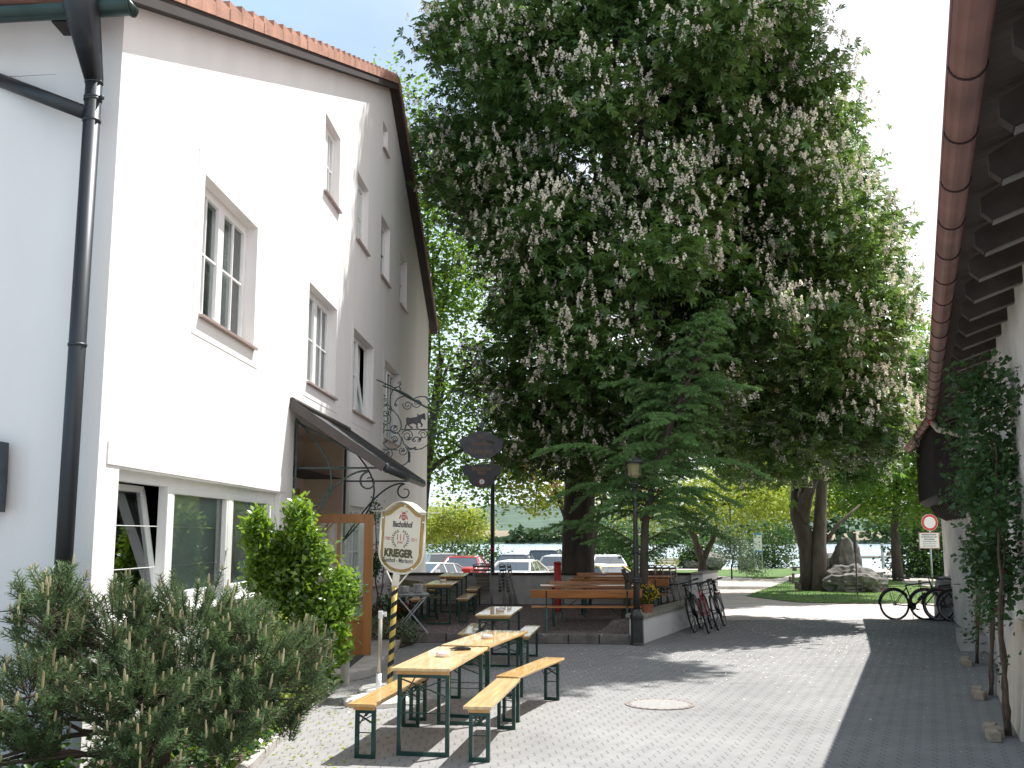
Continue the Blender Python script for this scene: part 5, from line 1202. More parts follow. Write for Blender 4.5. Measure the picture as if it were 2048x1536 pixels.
# ---------------- rocks, posts, bench, railing ----------------
from mathutils import noise
import bmesh
def rock(name,label,c,d,seed,cat='rock',amp=.35,sub=4,grp=None):
    bm=bmesh.new(); bmesh.ops.create_icosphere(bm,subdivisions=sub,radius=1)
    for v in bm.verts:
        q=v.co*1.3+Vector((seed*7.1,seed*3.3,0)); n_=noise.fractal(q,1,2,5)*amp+noise.noise(q*4)*amp*.25
        v.co=v.co*(1+n_)
        v.co.x*=d[0];v.co.y*=d[1];v.co.z*=d[2]
    me=bpy.data.meshes.new(name); bm.to_mesh(me); bm.free(); o=link(name,me,'rock'); o.location=c; tag(o,label,cat,grp); return o
def gpt(u,v): 
    q=atg(u,v); return q
q=gpt(1727,1186); rock('boulder','broad weathered boulder lying on the lawn between the trees',(q.x,q.y+1.0,gz(q.y)+.30),(1.12,.9,.62),1)
q2=atY(1692,1120,q.y+1.9); rock('standing_stone','upright pointed standing stone rising behind the broad boulder',(q2.x,q.y+1.9,.45),(.58,.42,1.42),4,amp=.20)
for u,v,dx,dz,l,s in ((1382,1137,.42,.33,'small boulder left of the forked little tree',5),(1427,1140,.75,.62,'grey boulder right behind the forked little tree',6),(1490,1141,.4,.45,'boulder at the foot of the information boards',7),(1514,1145,.28,.1,'flat stone lying in the grass before the information boards',8),(1661,1140,.45,.6,'mossy boulder directly behind the double trunk',9)):
    q=gpt(u,v); k=q.y/60; rock('boulder',l,(q.x,q.y,gz(q.y)+dz*k*.6),(dx*k,dx*k,dz*k),s,sub=3)
q=gpt(1597,1142); sl=thing('stone_slab','low flat stone slab seat on the river bank left of the double trunk','slab',tuple(q)); g=MB(); g.box((0,0,.28),(1.0,.4,.12)); g.build('slab','rock',sl,world=False,bev=.02); g=MB(); g.box((-.3,0,.11),(.25,.35,.22)); g.box((.35,0,.11),(.25,.35,.22)); g.build('support','rock',sl,world=False)
for u,v0,v1,l in ((1580.6,1153,1164,'shorter back stump left of the double trunk'),(1587,1147,1167,'taller back stump left of the double trunk'),(1593,1163,1179,'shorter front stump left of the double trunk'),(1599,1167,1183,'taller front stump left of the double trunk'),(1840,1160,1172,'wooden stump behind the trekking bicycle')):
    q=gpt(u,v1); h=(v1-v0)/2073*q.y; g=MB(); g.lathe([(.075,0),(.07,h*.95),(.055,h),(0,h)],tuple(q),10); tag(g.build('wooden_post','wood_grey'),'short weathered wooden post, '+l,'post','short wooden posts in the grass')
# park bench on the bank
q=atY(1333,1136,84); pb=thing('park_bench','pale slatted park bench with white frame facing the river','bench',(q.x,84,gz(84)),0)
g=MB()
for k in range(4): g.box((0,-.05-.02*k,.52+.12*k),(2.0,.03,.09))
g.build('backrest','yellow_paint',pb,world=False); g=MB()
for k in range(4): g.box((0,.05+.11*k,.44),(2.0,.09,.03))
g.build('seat','yellow_paint',pb,world=False)
for s in (-1,1):
    g=MB(); g.beam((s*.8,0,0),(s*.8,-.12,.95),.07,.07); g.beam((s*.8,.45,0),(s*.8,.40,.42),.07,.07); g.box((s*.8,.2,.40),(.07,.5,.06)); g.build('leg','trim_white',pb,world=False)
# shore railing and slim mast
YR=90; g=MB(); rl=thing('shore_railing','low metal railing with posts at the water edge','railing',tuple(atY(1764,1135,YR)))
for u,v in ((1764,1086),(1717,1108)): 
    p_=atY(u,v,YR); g.tube([(p_.x,YR,gz(YR)),tuple(p_)],.14,8)
g.build('post','galv',rl); g=MB(); g.tube([tuple(atY(1668,1112,YR)),tuple(atY(1764,1112.5,YR)),tuple(atY(1795,1109,YR))],.07,6); g.build('rail','galv',rl); g=MB(); g.box(tuple(atY(1785,1108,YR)),(.9,.1,.35)); g.build('rail_end','wood_grey',rl)
q=gpt(1715,1190); z1=atY(1715,1066,q.y).z; mt=thing('thin_mast','thin dark metal mast in front of the boulder','pole',(q.x,q.y,gz(q.y))); g=MB(); g.tube([(0,0,0),(0,0,z1-gz(q.y))],.03,8); g.build('mast','lamp_iron',mt,world=False); z2=atY(1715,1106,q.y).z; g=MB(); g.tube([(0,0,z2-gz(q.y)),(0,0,z1-gz(q.y)-.02)],.06,8); g.build('sleeve','lamp_iron',mt,world=False)
# jetty line out on the river
q=atY(1650,1087,170); g=MB(); jt=thing('floating_boom','long thin floating boom lying on the river','boom',(q.x,170,-1.6))
g.tube([(q.x-18,165,-1.55),(q.x+40,175,-1.55)],.22,6)
g.build('float','wood_grey',jt)
# stone bollard at the barn corner
q=atz(1903,1240,0); g=MB(); g.lathe([(.27,0),(.26,.5),(.22,.85),(.12,.98),(0,1.0)],(q.x-.02,q.y+.2,0),18); tag(g.build('stone_bollard','concrete',smooth=True),'tapered stone guard post at the far corner of the barn','bollard')
# ---------------- trees ----------------
def limb_pts(a,b,k=7,wob=.25,sag=.12):
    a=Vector(a);b=Vector(b);L_=(b-a).length; out=[]
    for i in range(k+1):
        t=i/k; p=a.lerp(b,t); p.z+=math.sin(t*math.pi)*L_*sag
        p+=Vector((rnd.gauss(0,1),rnd.gauss(0,1),rnd.gauss(0,.6)))*wob*L_*.06*math.sin(t*math.pi)
        out.append(p)
    return out
def trunk_limbs(par,trunk,rad,lobes,m='bark',extra=2,r1=.10,sub=10):
    g=MB(); g.tube(trunk,rad,16); g.build('trunk',m,par,smooth=True)
    g=MB(); n=len(trunk)
    for lb in lobes:
        i=rnd.randint(max(1,n-3),n-1); 
        P_=limb_pts(trunk[i],lb[:3],7); r0=rad[i]*.55; g.tube(P_,[r0+(r1*.5-r0)*k/7 for k in range(8)],8)
        for j in range(extra):
            d=Vector((rnd.gauss(0,1),rnd.gauss(0,1),rnd.gauss(.2,.8))).normalized(); e=Vector(lb[:3])+Vector((d.x*lb[3],d.y*lb[4],d.z*lb[5]))*.85
            s=P_[rnd.randint(3,7)]; Q_=limb_pts(s,e,5); g.tube(Q_,[r0*.4*(1-k/6)+.015 for k in range(6)],6)
    g.build('limbs',m,par,smooth=True)
def foliage(par,lobes,n,leaf='chestnut_leaf',kind='palm',size=(.16,.24),tuft=5,spread=.35,gap=None,inner=.6,candles=0,candle_m='candle_flower',ch=.24,cr=.065,name='crown',tilt=.45,kk=34,cname='blossoms',cc=None):
    P,D=lobes_points(lobes,n,inner,gap)
    n=len(P); idx=np.repeat(np.arange(n),tuft); m=len(idx)
    Q=P[idx]+rng.normal(size=(m,3))*np.array([spread,spread,spread*.45])
    if kind=='palm':
        az=np.arctan2(D[idx,1],D[idx,0])+rng.normal(size=m)*1.1
        T=palmT(5)
        Fm=frames(m,up=(0,0,1),tilt=tilt,az=az)
        # droop outwards
        V=cloud(Q,Fm,rng.uniform(size[0],size[1],m),T,4)
    else: V=cloud(Q,frames(m,tilt=tilt*2),rng.uniform(size[0],size[1],m),leafT(.36),4)
    quadmesh(name,V,leaf,par)
    if candles:
        ok=np.where(((D[:,1]<.6)&(D[:,2]>-.45))|(D[:,2]>.25))[0]
        if cc is not None:
            q=(P-np.array(cc[0]))/np.array(cc[1]); r_=np.linalg.norm(q,axis=1); q/=r_[:,None]; ok=np.where((r_>cc[2])&((D*q).sum(1)>-.35)&(q[:,1]<.5)&(D[:,2]>-.75)&(D[:,1]<.5))[0]; print('cand',len(ok),len(P))
        sel=rng.choice(ok,candles,replace=True) if cc is not None else rng.choice(ok,min(candles,len(ok)),replace=False)
        C=P[sel]+D[sel]*np.array([.34,.40,.20])+rng.normal(size=(len(sel),3))*spread*.6; C[:,2]+=.16; k=len(sel)
        h=rng.uniform(.55,1.4,k)*ch; lean=rng.normal(size=(k,2))*.09
        t=rng.uniform(0,1,(k,kk))**.8; a=rng.uniform(0,2*np.pi,(k,kk)); r=cr*(1-t*.85)*rng.uniform(.65,1.1,(k,kk))
        X=C[:,None,:]+np.stack([r*np.cos(a)+lean[:,0:1]*t*h[:,None],r*np.sin(a)+lean[:,1:2]*t*h[:,None],t*h[:,None]],2)
        X=X.reshape(-1,3); k2=len(X); s=rng.uniform(.020,.036,k2)*(cr/.075)
        T=np.array([(-.5,-.5,0),(.5,-.5,.1),(.5,.5,0),(-.5,.5,.1)])*1.35
        quadmesh(cname,cloud(X,frames(k2,tilt=1.5),s,T,4),candle_m,par,kind='stuff')
def boughs(lobes,per,r=(1.1,1.7),flat=.72,rr=.80):
    out=[]
    for l in lobes:
        n=max(4,int(per*(l[3]*l[5]+l[4]*l[5]+l[3]*l[4])/3))
        for i in range(n):
            z=1-2*(i+.5)/n; a=i*2.39996+l[0]; q=math.sqrt(max(0,1-z*z)); k=rnd.uniform(rr-.06,rr+.06); s_=rnd.uniform(*r)
            p=(l[0]+q*math.cos(a)*l[3]*k,l[1]+q*math.sin(a)*l[4]*k,l[2]+z*l[5]*k)
            if any(o is not l and sum(((p[c]-o[c])/(o[3+c]*.72))**2 for c in range(3))<1 for o in lobes): continue
            out.append((p[0],p[1],p[2],s_,s_,s_*flat))
    return out
# main horse chestnut
mc=atY(1157,1143,25.6)
ct=thing('chestnut_tree','huge dark horse chestnut full of white blossom candles towering behind the terrace','tree',(mc.x,25.6,0))
TR=[(mc.x,25.6,-.1),(mc.x-.02,25.6,.6),(mc.x,25.6,2.0),(mc.x+.1,25.6,4.0),(mc.x+.4,25.6,7.0),(mc.x+.8,25.6,10),(mc.x+1.1,25.6,13)]
LB=[(3.3,25.8,12.4,5.0,5.9,6.2),(3.3,27.2,18.2,4.3,4.4,4.3),(.3,25.6,13.2,2.7,3.7,3.9),(2.9,23.4,6.6,3.3,4.4,3.5),(6.7,24.7,7.0,2.6,3.3,3.7),(8.0,25.4,6.6,1.4,2.2,2.7),(7.6,22.6,18.6,2.6,2.8,3.0),(2.6,31,14.5,4,4.5,6.5),(1.0,24.6,6.9,1.7,3.4,3.7),(5.9,25.6,12.0,2.1,4.0,4.2),(.9,26.6,17.0,2.5,3.5,3.4),(5.2,26,17.0,2.3,3.8,3.6)]
trunk_limbs(ct,TR,[.50,.42,.39,.37,.32,.26,.18],LB,extra=4)
BG=boughs(LB,1.25,(.75,1.25),.85,.84); print('boughs',len(BG))
foliage(ct,BG,15500,tuft=5,size=(.16,.25),spread=.26,gap=None,inner=.45,candles=10500,kk=24,ch=.185,cr=.060,cc=((3.2,26,10.5),(5.0,6.0,9.0),.30))
foliage(ct,[(l[0],l[1],l[2],l[3]*.80,l[4]*.80,l[5]*.80) for l in LB],8500,tuft=5,size=(.17,.26),spread=.35,gap=(1.1,-1.7),inner=.72,name='inner_crown')
# second chestnut with double trunk
q=atg(1630,1181); Y2=q.y
c2=thing('chestnut_tree','second flowering chestnut with a thick double trunk on the lawn','tree',(q.x,Y2,gz(Y2)))
qa=lambda u,v,Y=Y2:atY(u,v,Y)
TR=[qa(1620,1190),qa(1620,1150),qa(1617,1100),qa(1606,1062),qa(1594,1030),qa(1592,970)]
g=MB(); g.tube([qa(1643,1203,Y2-.8),qa(1642,1150,Y2-.5),qa(1638,1090,Y2-.3),qa(1640,1040,Y2),qa(1643,980,Y2),qa(1650,880,Y2)],[.42,.31,.27,.25,.22,.14],14); g.tube([qa(1646,1090,Y2-.2),qa(1680,1045),qa(1720,1010)],[.10,.07,.04],8); g.build('trunk','bark_pale',c2,smooth=True)
LB=[(10.6,37.5,11.0,3.6,4.2,5.8),(12.4,36.8,8.0,2.0,3.2,3.8),(9.3,38,6.6,3.0,3.6,2.6),(11.5,37.2,13.2,1.8,2.6,2.7),(7.2,38,8,2.5,3,4),(12.8,36.5,6.0,1.4,2.3,2.6)]
trunk_limbs(c2,TR,[.50,.39,.37,.34,.28,.2],LB,extra=3)
foliage(c2,boughs(LB,1.2,(.7,1.15),.85,.84),5600,leaf='chestnut_leaf_far',tuft=5,size=(.19,.29),spread=.34,gap=None,inner=.4,candles=3400,kk=18,ch=.25,cr=.078,cc=((10.6,37.5,9.5),(3.8,4.2,6.2),.5))
def simple_tree(name,label,u,vb,Y,lobes,n,leaf,size,tuft=6,tr_r=.2,spread=.35,trunkpts=None,cat='tree',gap=(1.3,-1.6),inner=.35,candles=0,cm='candle_flower',bark='bark',extra=2,ch=.24,cr=.07,grp=None):
    x=atY(u,1100,Y).x; t=thing(name,label,cat,(x,Y,gz(Y)),0,grp)
    if trunkpts is None:
        top=lobes[0]; trunkpts=[(x,Y,gz(Y)-.1),(x,Y,gz(Y)+.8),(x+(top[0]-x)*.3,Y,(gz(Y)+top[2])*.5),(x+(top[0]-x)*.7,Y,top[2])]
    k=len(trunkpts); trunk_limbs(t,trunkpts,[tr_r*(1-.6*i/(k-1)) for i in range(k)],lobes,bark,extra)
    foliage(t,lobes,n,leaf,'simple',size,tuft,spread,gap,inner,candles,cm,ch,cr,kk=16)
    return t
simple_tree('maple_tree','backlit bright green maple between the inn and the big chestnut',830,1100,38,[(-2.3,38,8.6,2.6,2.8,5.0),(-.9,38.5,5.3,2.3,2.4,2.6),(-4.6,37.5,14.2,2.6,2.6,5.6),(-3.0,38,13.0,2.4,2.5,4)],3800,'maple_leaf',(.13,.22),6,.32,.4,gap=(1.5,-1.2))
simple_tree('maple_tree','slender shaded maple on the lawn right of the boulder, its trunk before the water',1795,1150,54,[(21.5,55,9.0,4.2,4.0,5.2),(19.8,53.5,4.6,3.4,3.2,2.1),(22.5,54,4.8,2.5,3,2.3)],3000,'maple_leaf',(.18,.30),6,.30,.5,trunkpts=[atY(1797,1165,54),atY(1793,1120,54),atY(1789,1060,54),atY(1793,1000,54),atY(1790,940,54)],gap=(1.1,-1.2))
simple_tree('forked_tree','small tree with a forked trunk standing behind the white pier',1405,1140,46,[(7.0,45.5,3.5,2.2,2,1.4),(9.9,46,3.5,2.4,2,1.4),(12.0,46,3.8,1.8,2,1.2)],1250,'lime_leaf',(.12,.2),6,.22,.4,trunkpts=[atY(1405,1150,46),atY(1405,1122,46),atY(1396,1098,46),atY(1388,1070,46),atY(1395,1040,46)],gap=(1.8,-1.2))
o=[x for x in COL.objects if x.name=='forked_tree'][0]
g=MB(); g.tube([atY(1406,1118,46),atY(1415,1100,46),atY(1426,1080,46),atY(1435,1045,46)],[.17,.13,.11,.07],8); g.build('fork','bark',o,smooth=True)
simple_tree('red_chestnut_tree','red flowering chestnut beside the car park, behind the big trunk',1180,1140,38,[(.9,38,3.9,1.5,1.6,1.25),(3.5,38.5,3.7,2.0,1.8,1.4),(1.6,38.3,5.2,2,2,1.4)],1000,'lime_leaf',(.12,.2),6,.2,.32,candles=170,cm='pink_flower',gap=(1.8,-1.3),ch=.34,cr=.10)
simple_tree('yellow_shrub','yellow green leaved shrub behind the brewery sign and red car',905,1110,58,[(-3.4,58,2.9,1.75,1.4,1.25),(-4.6,58,2.3,1.2,1.3,1.0),(-2.1,58,2.5,1.0,1.1,.85)],1000,'yellow_leaf',(.11,.19),6,.06,.36,cat='shrub',inner=.2,extra=3)
simple_tree('green_bush','dark green bush under the yellow green shrub beside the cars',920,1140,60,[(-3.4,60.5,.6,2.4,1.6,1.6),(-1.9,60.6,.1,1.4,1.3,1.2)],700,'bush_leaf',(.14,.22),6,.06,.45,cat='bush')
for u,Y,rx,rz_,l in ((1549,93,2.4,2.6,'dark rounded bush behind the information boards'),(1272,82,2.6,2.5,'dark bush left of the park bench'),(1222,78,2.4,2.4,'dark bush behind the white saloon'),(1872,62,2.4,2.2,'bush behind the traffic sign post'),(1925,66,3.4,3.4,'tall bush beyond the barn corner'),(1395,92,1.3,1.5,'small bush at the water edge by the forked tree')):
    x=atY(u,1100,Y).x; z=gz(Y); simple_tree('river_bush',l,u,1140,Y,[(x,Y,z+rz_*.8,rx,rx*.8,rz_),(x-rx*.5,Y-.5,z+rz_*.4,rx*.7,rx*.6,rz_*.6)],750,'bush_leaf',(.16,.28),6,.1,.5,cat='bush',gap=None,grp='bushes along the river bank')
simple_tree('lime_tree','sunlit light green tree overhanging the bank between the two trunks',1640,1150,60,[(17.4,62,5.3,3.2,2.5,2.0),(14.4,63,5.6,3,2.5,2.0),(15.2,57,3.9,3.2,2,1.0),(19.6,58,4.0,2.6,2,1.1)],1700,'lime_leaf',(.18,.28),6,.16,.5,gap=(1.4,-1.0))
simple_tree('tall_tree','tall green tree standing far right behind the chestnuts, by the barn gable',1850,1150,68,[(27.5,68,9.5,4.0,4,6.0),(25.6,67,5,3,3,3)],1700,'maple_leaf',(.2,.32),6,.3,.6)
simple_tree('silver_shrub','grey green shrub growing by the boulders before the lower information board',1462,1142,58,[(12.4,58,.9,1.15,.9,1.25),(13.2,58,.0,.8,.8,.7),(12.1,58,2.1,.7,.7,.9)],600,'silver_leaf',(.09,.15),6,.05,.28,cat='shrub')
# far wood on the other bank
xs=rng.uniform(-190,330,5200); hgt=np.where(xs>95,13.0,3.6)+2.5*np.sin(xs*.09)+1.5*np.sin(xs*.31); zz_=rng.uniform(0,1,5200)**.8*hgt-1.0
PF=np.stack([xs,490+rng.uniform(0,8,5200),zz_],1); o=quadmesh('far_wood',cloud(PF,frames(5200,up=(0,-.6,.8),tilt=.5),rng.uniform(1.6,3.0,5200),np.array([(-.5,0,0),(.5,0,0),(.5,.9,.1),(-.5,.9,.1)]),4),'far_leaf',kind='stuff'); tag(o,'dark hedge and woodland lining the far river bank','woodland')
# conifer with leaning stem beside the lamp post
YC=19.6; stem=[atY(1287,1275,YC),atY(1287,1160,YC),atY(1290,1050,YC),atY(1308,950,YC),atY(1345,840,YC),atY(1385,740,YC),atY(1412,660,YC),atY(1424,625,YC)]
cf=thing('conifer_tree','feathery blue green conifer with sweeping branches and leaning stem above the lamp post','tree',(stem[0].x,YC,TZ(YC)))
g=MB(); g.tube(stem,[.10,.085,.075,.065,.055,.04,.02,.006],10); g.build('trunk','bark_pale',cf,smooth=True)
def stem_at(t):
    i=min(int(t*7),6); return stem[i].lerp(stem[i+1],t*7-i)
BR=[]
for k in range(74):
    t=.30+.69*(k/74); p_=stem_at(t); a=k*2.4+rnd.uniform(-.3,.3); L_=(1.95*(1-t)+.28)*rnd.uniform(.7,1.15)
    BR.append((p_,a,L_,.10-.35*(1-t)))
for u,v,sl,t in ((1070,1050,0,.22),(1445,1062,0,.24),(1075,888,1,.42),(1535,935,1,.42),(1210,760,1,.62),(1505,765,1,.60),(1100,985,0,.35),(1480,1000,0,.36),(1180,1075,0,.2),(1350,1085,0,.2)):
    p_=stem_at(t); e=atY(u,v,YC-.3); BR.append((p_,math.atan2(e.y-p_.y,e.x-p_.x),(e-p_).length,(e.z-p_.z)/max(.1,(e-p_).length)))
gb=MB(); NP=[];ND=[]
for p_,a,L_,sl in BR:
    d=Vector((math.cos(a),math.sin(a),0)); pts=[]
    for i in range(9):
        s=i/8; pts.append(p_+d*L_*s+Vector((0,0,sl*L_*s+.16*L_*math.sin(s*math.pi)*1.0-.10*L_*s*s)))
    gb.tube(pts,[.018*(1-i/9.5) for i in range(9)],5)
    side=Vector((-d.y,d.x,0)); nt_=int(L_*14)+5
    for j in range(nt_):
        s=.08+.92*j/nt_; i=min(int(s*8),7); b0=pts[i].lerp(pts[i+1],s*8-i); sd_=1 if j%2 else -1
        tl_=(.46*(1-s)+.16)*min(1,L_/1.2)*rnd.uniform(.7,1.2)
        td=(d*.75+side*sd_*rnd.uniform(.5,1.0)+Vector((0,0,rnd.uniform(-.35,.12)))).normalized()
        m_=int(tl_*75)+4
        for q_ in range(m_):
            f=(q_+.5)/m_; NP.append(b0+td*tl_*f+Vector((0,0,-.10*tl_*f*f))); ND.append(td)
gb.build('branches','twig',cf,smooth=True)
NP=np.array(NP); ND=np.array(ND); n=len(NP)
def needles(P_,A,per,L_,wd_,m,par,name='foliage',spread=1.0,cone=.6):
    n=len(P_); idx=np.repeat(np.arange(n),per); k=len(idx); A=A[idx]; r=rng.normal(size=(k,3)); r-=A*(r*A).sum(1)[:,None]; r/=np.linalg.norm(r,axis=1)[:,None]+1e-9
    D=A*cone+r*spread; D/=np.linalg.norm(D,axis=1)[:,None]; W=np.cross(D,rng.normal(size=(k,3))); W/=np.linalg.norm(W,axis=1)[:,None]+1e-9
    l=rng.uniform(.7,1.2,k)[:,None]*L_; B0=P_[idx]; V=np.stack([B0-W*wd_*.5,B0+W*wd_*.5,B0+D*l+W*wd_*.15,B0+D*l-W*wd_*.15],1).reshape(-1,3)
    return quadmesh(name,V,m,par)
needles(NP,ND,4,.045,.012,'conifer_leaf',cf,cone=.7)
print('conifer nodes',n)
# ---------------- dwarf pine in the foreground bed ----------------
pi_=thing('dwarf_pine','bushy dwarf mountain pine with upright tan candles, filling the left foreground','pine shrub',(-2.75,8.15,0))
TK=[Vector((-2.72,8.2,0)),Vector((-2.70,8.2,.25)),Vector((-2.66,8.2,.5)),Vector((-2.60,8.2,.68))]
TP=[];TD=[]; gt2=MB(); gt2.tube(TK,[.09,.075,.065,.055],10)
lob=[(-2.05,8.4,1.02,.68,.6,.46,150),(-2.55,8.3,1.18,.72,.65,.50,190),(-3.05,8.1,1.10,.55,.6,.55,160),(-3.45,7.9,1.32,.34,.4,.42,70),(-1.80,8.6,.80,.38,.5,.38,70),(-2.75,7.7,.80,.64,.45,.42,165),(-3.4,7.5,.80,.48,.38,.38,95),(-2.15,7.95,.68,.48,.4,.28,85),(-2.6,7.5,.45,.4,.3,.25,40),(-3.75,7.2,.38,.30,.3,.16,22),(-3.75,8.0,1.45,.10,.2,.22,14)]
for cx,cy,cz,rx,ry,rz_,n_ in lob:
    for j in range(4):
        e=Vector((cx+rnd.uniform(-.5,.5)*rx,cy+rnd.uniform(-.5,.5)*ry,cz-rz_*.3+rnd.uniform(-.3,.3)*rz_)); gt2.tube(limb_pts(TK[rnd.randint(1,3)],e,6,.5,.05),[.028,.025,.021,.018,.014,.010,.006],6)
    for j in range(int(n_*1.9)):
        d=Vector((rnd.gauss(0,1),rnd.gauss(0,1),rnd.gauss(0,1))).normalized(); r_=rnd.uniform(.62,1.0)
        if math.sin((cx+d.x*rx*r_)*9+cy)+math.sin((cz+d.z*rz_*r_)*11+cx*5)+math.sin((cy+d.y*ry*r_)*8)<-1.15: continue
        e=Vector((cx+d.x*rx*r_,cy+d.y*ry*r_,cz+d.z*rz_*r_)); ax=(Vector((d.x*.7,d.y*.7,max(d.z,0)*.5+.55))).normalized(); s=e-ax*.16-Vector((d.x,d.y,0))*.05
        gt2.tube([s-Vector((d.x,d.y,d.z*.5))*.10,s,e],[.004,.0045,.004],4,cap=False)
        for q_ in range(7): f=q_/6; TP.append(s.lerp(e,f)); TD.append(ax)
gt2.build('branches','twig',pi_,smooth=True)
TP=np.array(TP);TD=np.array(TD); needles(TP,TD,17,.055,.0050,'pine_leaf',pi_,cone=.85,name='needles')
tips=TP[6::7]; tdir=TD[6::7]; g=MB()
for i in range(0,len(tips)):
    if rnd.random()>.45: continue
    p_=Vector(tips[i]); up=(Vector(tdir[i])*.35+Vector((0,0,1))).normalized(); L_=rnd.uniform(.028,.085) if rnd.random()<.85 else rnd.uniform(.09,.14)
    g.tube([p_,p_+up*L_*.5,p_+up*L_*.9,p_+up*L_],[.0075,.0085,.006,.003],6)
g.build('candles','pine_candle',pi_,smooth=False,kind='stuff')
# bright shrub by the entrance
def leafshrub(name,label,cat,base,lobes,n,leaf,size,stems=10,inner=.45,gap=None,grp=None,tuft=6,spread=.05,r=.012,tilt=.9):
    t=thing(name,label,cat,base,0,grp); g=MB()
    for lb in lobes:
        for j in range(stems):
            d=Vector((rnd.gauss(0,1),rnd.gauss(0,1),rnd.gauss(.3,1))).normalized(); e=Vector(lb[:3])+Vector((d.x*lb[3],d.y*lb[4],d.z*lb[5]))*.8
            g.tube(limb_pts(base,e,5,.6,.05),[r,r*.9,r*.8,r*.6,r*.4,r*.25],5)
    g.build('stems','twig',t,smooth=True)
    P_,D=lobes_points(lobes,n,inner,gap); idx=np.repeat(np.arange(len(P_)),tuft); k=len(idx)
    up=D[idx]*.6+np.array([0,0,.7]); N_=rng.normal(size=(k,3))*tilt*.5+up; N_/=np.linalg.norm(N_,axis=1)[:,None]
    A=rng.normal(size=(k,3)); A-=N_*(A*N_).sum(1)[:,None]; A/=np.linalg.norm(A,axis=1)[:,None]
    A=A*.8+np.array([0,0,.6]); A/=np.linalg.norm(A,axis=1)[:,None]; X=np.cross(A,N_); X/=np.linalg.norm(X,axis=1)[:,None]; Nn=np.cross(X,A)
    Fm=np.stack([X,A,Nn],2); Q=P_[idx]+rng.normal(size=(k,3))*spread
    quadmesh('foliage',cloud(Q,Fm,rng.uniform(size[0],size[1],k),leafT(.24,.05,-.08),4),leaf,t); return t
leafshrub('green_shrub','tall bright yellow green leafy shrub beside the inn entrance','shrub',(-2.62,12.7,.05),[(-2.62,12.6,1.15,.42,.42,.65),(-2.40,12.6,1.55,.26,.3,.30),(-2.72,12.7,1.85,.24,.28,.30),(-2.28,12.5,1.0,.24,.3,.30),(-2.95,12.5,1.45,.24,.25,.30),(-3.05,12.4,1.95,.12,.14,.30),(-2.5,12.6,.62,.34,.4,.4),(-2.62,12.6,2.12,.14,.16,.22),(-2.50,12.5,1.84,.16,.18,.22),(-2.22,12.6,1.30,.14,.18,.22),(-2.85,12.6,2.08,.12,.14,.16),(-2.12,12.6,1.15,.26,.3,.45),(-2.2,12.5,.70,.28,.3,.35)],3500,'shrub_leaf',(.05,.115),7,.30,tuft=6,gap=(6,-1.7),spread=.05)
leafshrub('yellow_bush','light yellow leaved bush behind the right end of the dwarf pine','shrub',(-2.35,9.9,.05),[(-2.35,9.9,.75,.36,.35,.42),(-2.30,10.3,.55,.28,.3,.35)],420,'yellow_leaf',(.03,.055),6,.5,spread=.04)
leafshrub('silver_bush','small grey green bush at the corner of the entrance step','shrub',(-2.42,12.55,.05),[(-2.40,12.6,.38,.20,.25,.30),(-2.45,12.2,.2,.25,.4,.16)],330,'silver_leaf',(.03,.055),5,.4,spread=.03)
P_=[];
for _ in range(5200):
    y=rnd.uniform(6.4,13.6); x=rnd.uniform(-3.3 if y>8.7 else -5,-2.17-.02*rnd.random()); e=max(0,(-2.2-x)); P_.append((x,y,.06+rnd.random()*min(.30,.08+e*.5)))
P_=np.array(P_); k=len(P_); o=quadmesh('ground_cover',cloud(P_,frames(k,tilt=.6),rng.uniform(.04,.085,k),leafT(.42),4),'rose_leaf',kind='stuff'); tag(o,'leafy green ground cover filling the bed under the pine','ground cover')
P_=P_[rng.choice(k,1500)]+np.array([.02,.02,.05]); o=quadmesh('light_ground_cover',cloud(P_,frames(1500,tilt=.7),rng.uniform(.035,.07,1500),leafT(.4),4),'shrub_leaf',kind='stuff'); tag(o,'scattered lighter leaves among the ground cover in the bed','ground cover')
# climbing roses
def climber(label,base,paths,lobes,n,size=(.055,.10),leaf='rose_leaf',red=.08,grp=None):
    t=thing('climbing_rose',label,'climbing rose',base,0,grp); g=MB()
    for p_ in paths: 
        pts=[Vector(base)]+[Vector(q_) for q_ in p_]; sm=[]
        for i in range(len(pts)-1):
            for j in range(4): sm.append(pts[i].lerp(pts[i+1],j/4)+Vector((rnd.gauss(0,.012),rnd.gauss(0,.012),0)))
        sm.append(pts[-1]); g.tube(sm,[.022*(1-.75*i/len(sm)) for i in range(len(sm))],6)
    g.build('stems','twig',t,smooth=True)
    P_,D=lobes_points(lobes,int(n*.72),.05,(4.6,-.3)); idx=np.repeat(np.arange(len(P_)),5); k=len(idx); Q=P_[idx]+rng.normal(size=(k,3))*.07
    quadmesh('foliage',cloud(Q,frames(k,up=tuple(WN*.5+Vector((0,0,.7))) if base[0]>0 else (.5,-.2,.6),tilt=.55),rng.uniform(size[0],size[1],k),leafT(.38),4),leaf,t)
    if red:
        k=int(n*red); Q=P_[rng.choice(len(P_),k)]; quadmesh('young_leaves',cloud(Q,frames(k,tilt=.9),rng.uniform(.03,.06,k),leafT(.3),4),'petal_red_dark',t,kind='stuff')
    return t
mat('petal_red_dark',(.16,.03,.03),.6,.3,20)
def WB(s,o,z): return B(s,o,z)
def wall_s(u): # barn wall distance for an image column
    for k in range(400):
        s=-17+k*.05; p_=B(s,0,1); 
        d=p_-C0; uu=1024+F*d.x/(d.y*math.cos(PIT)+d.z*math.sin(PIT))
        if uu<u: return s
    return 0
sA,sB,sC=-2.6,-6.0,-8.7
print('rose s',sA,sB,sC)
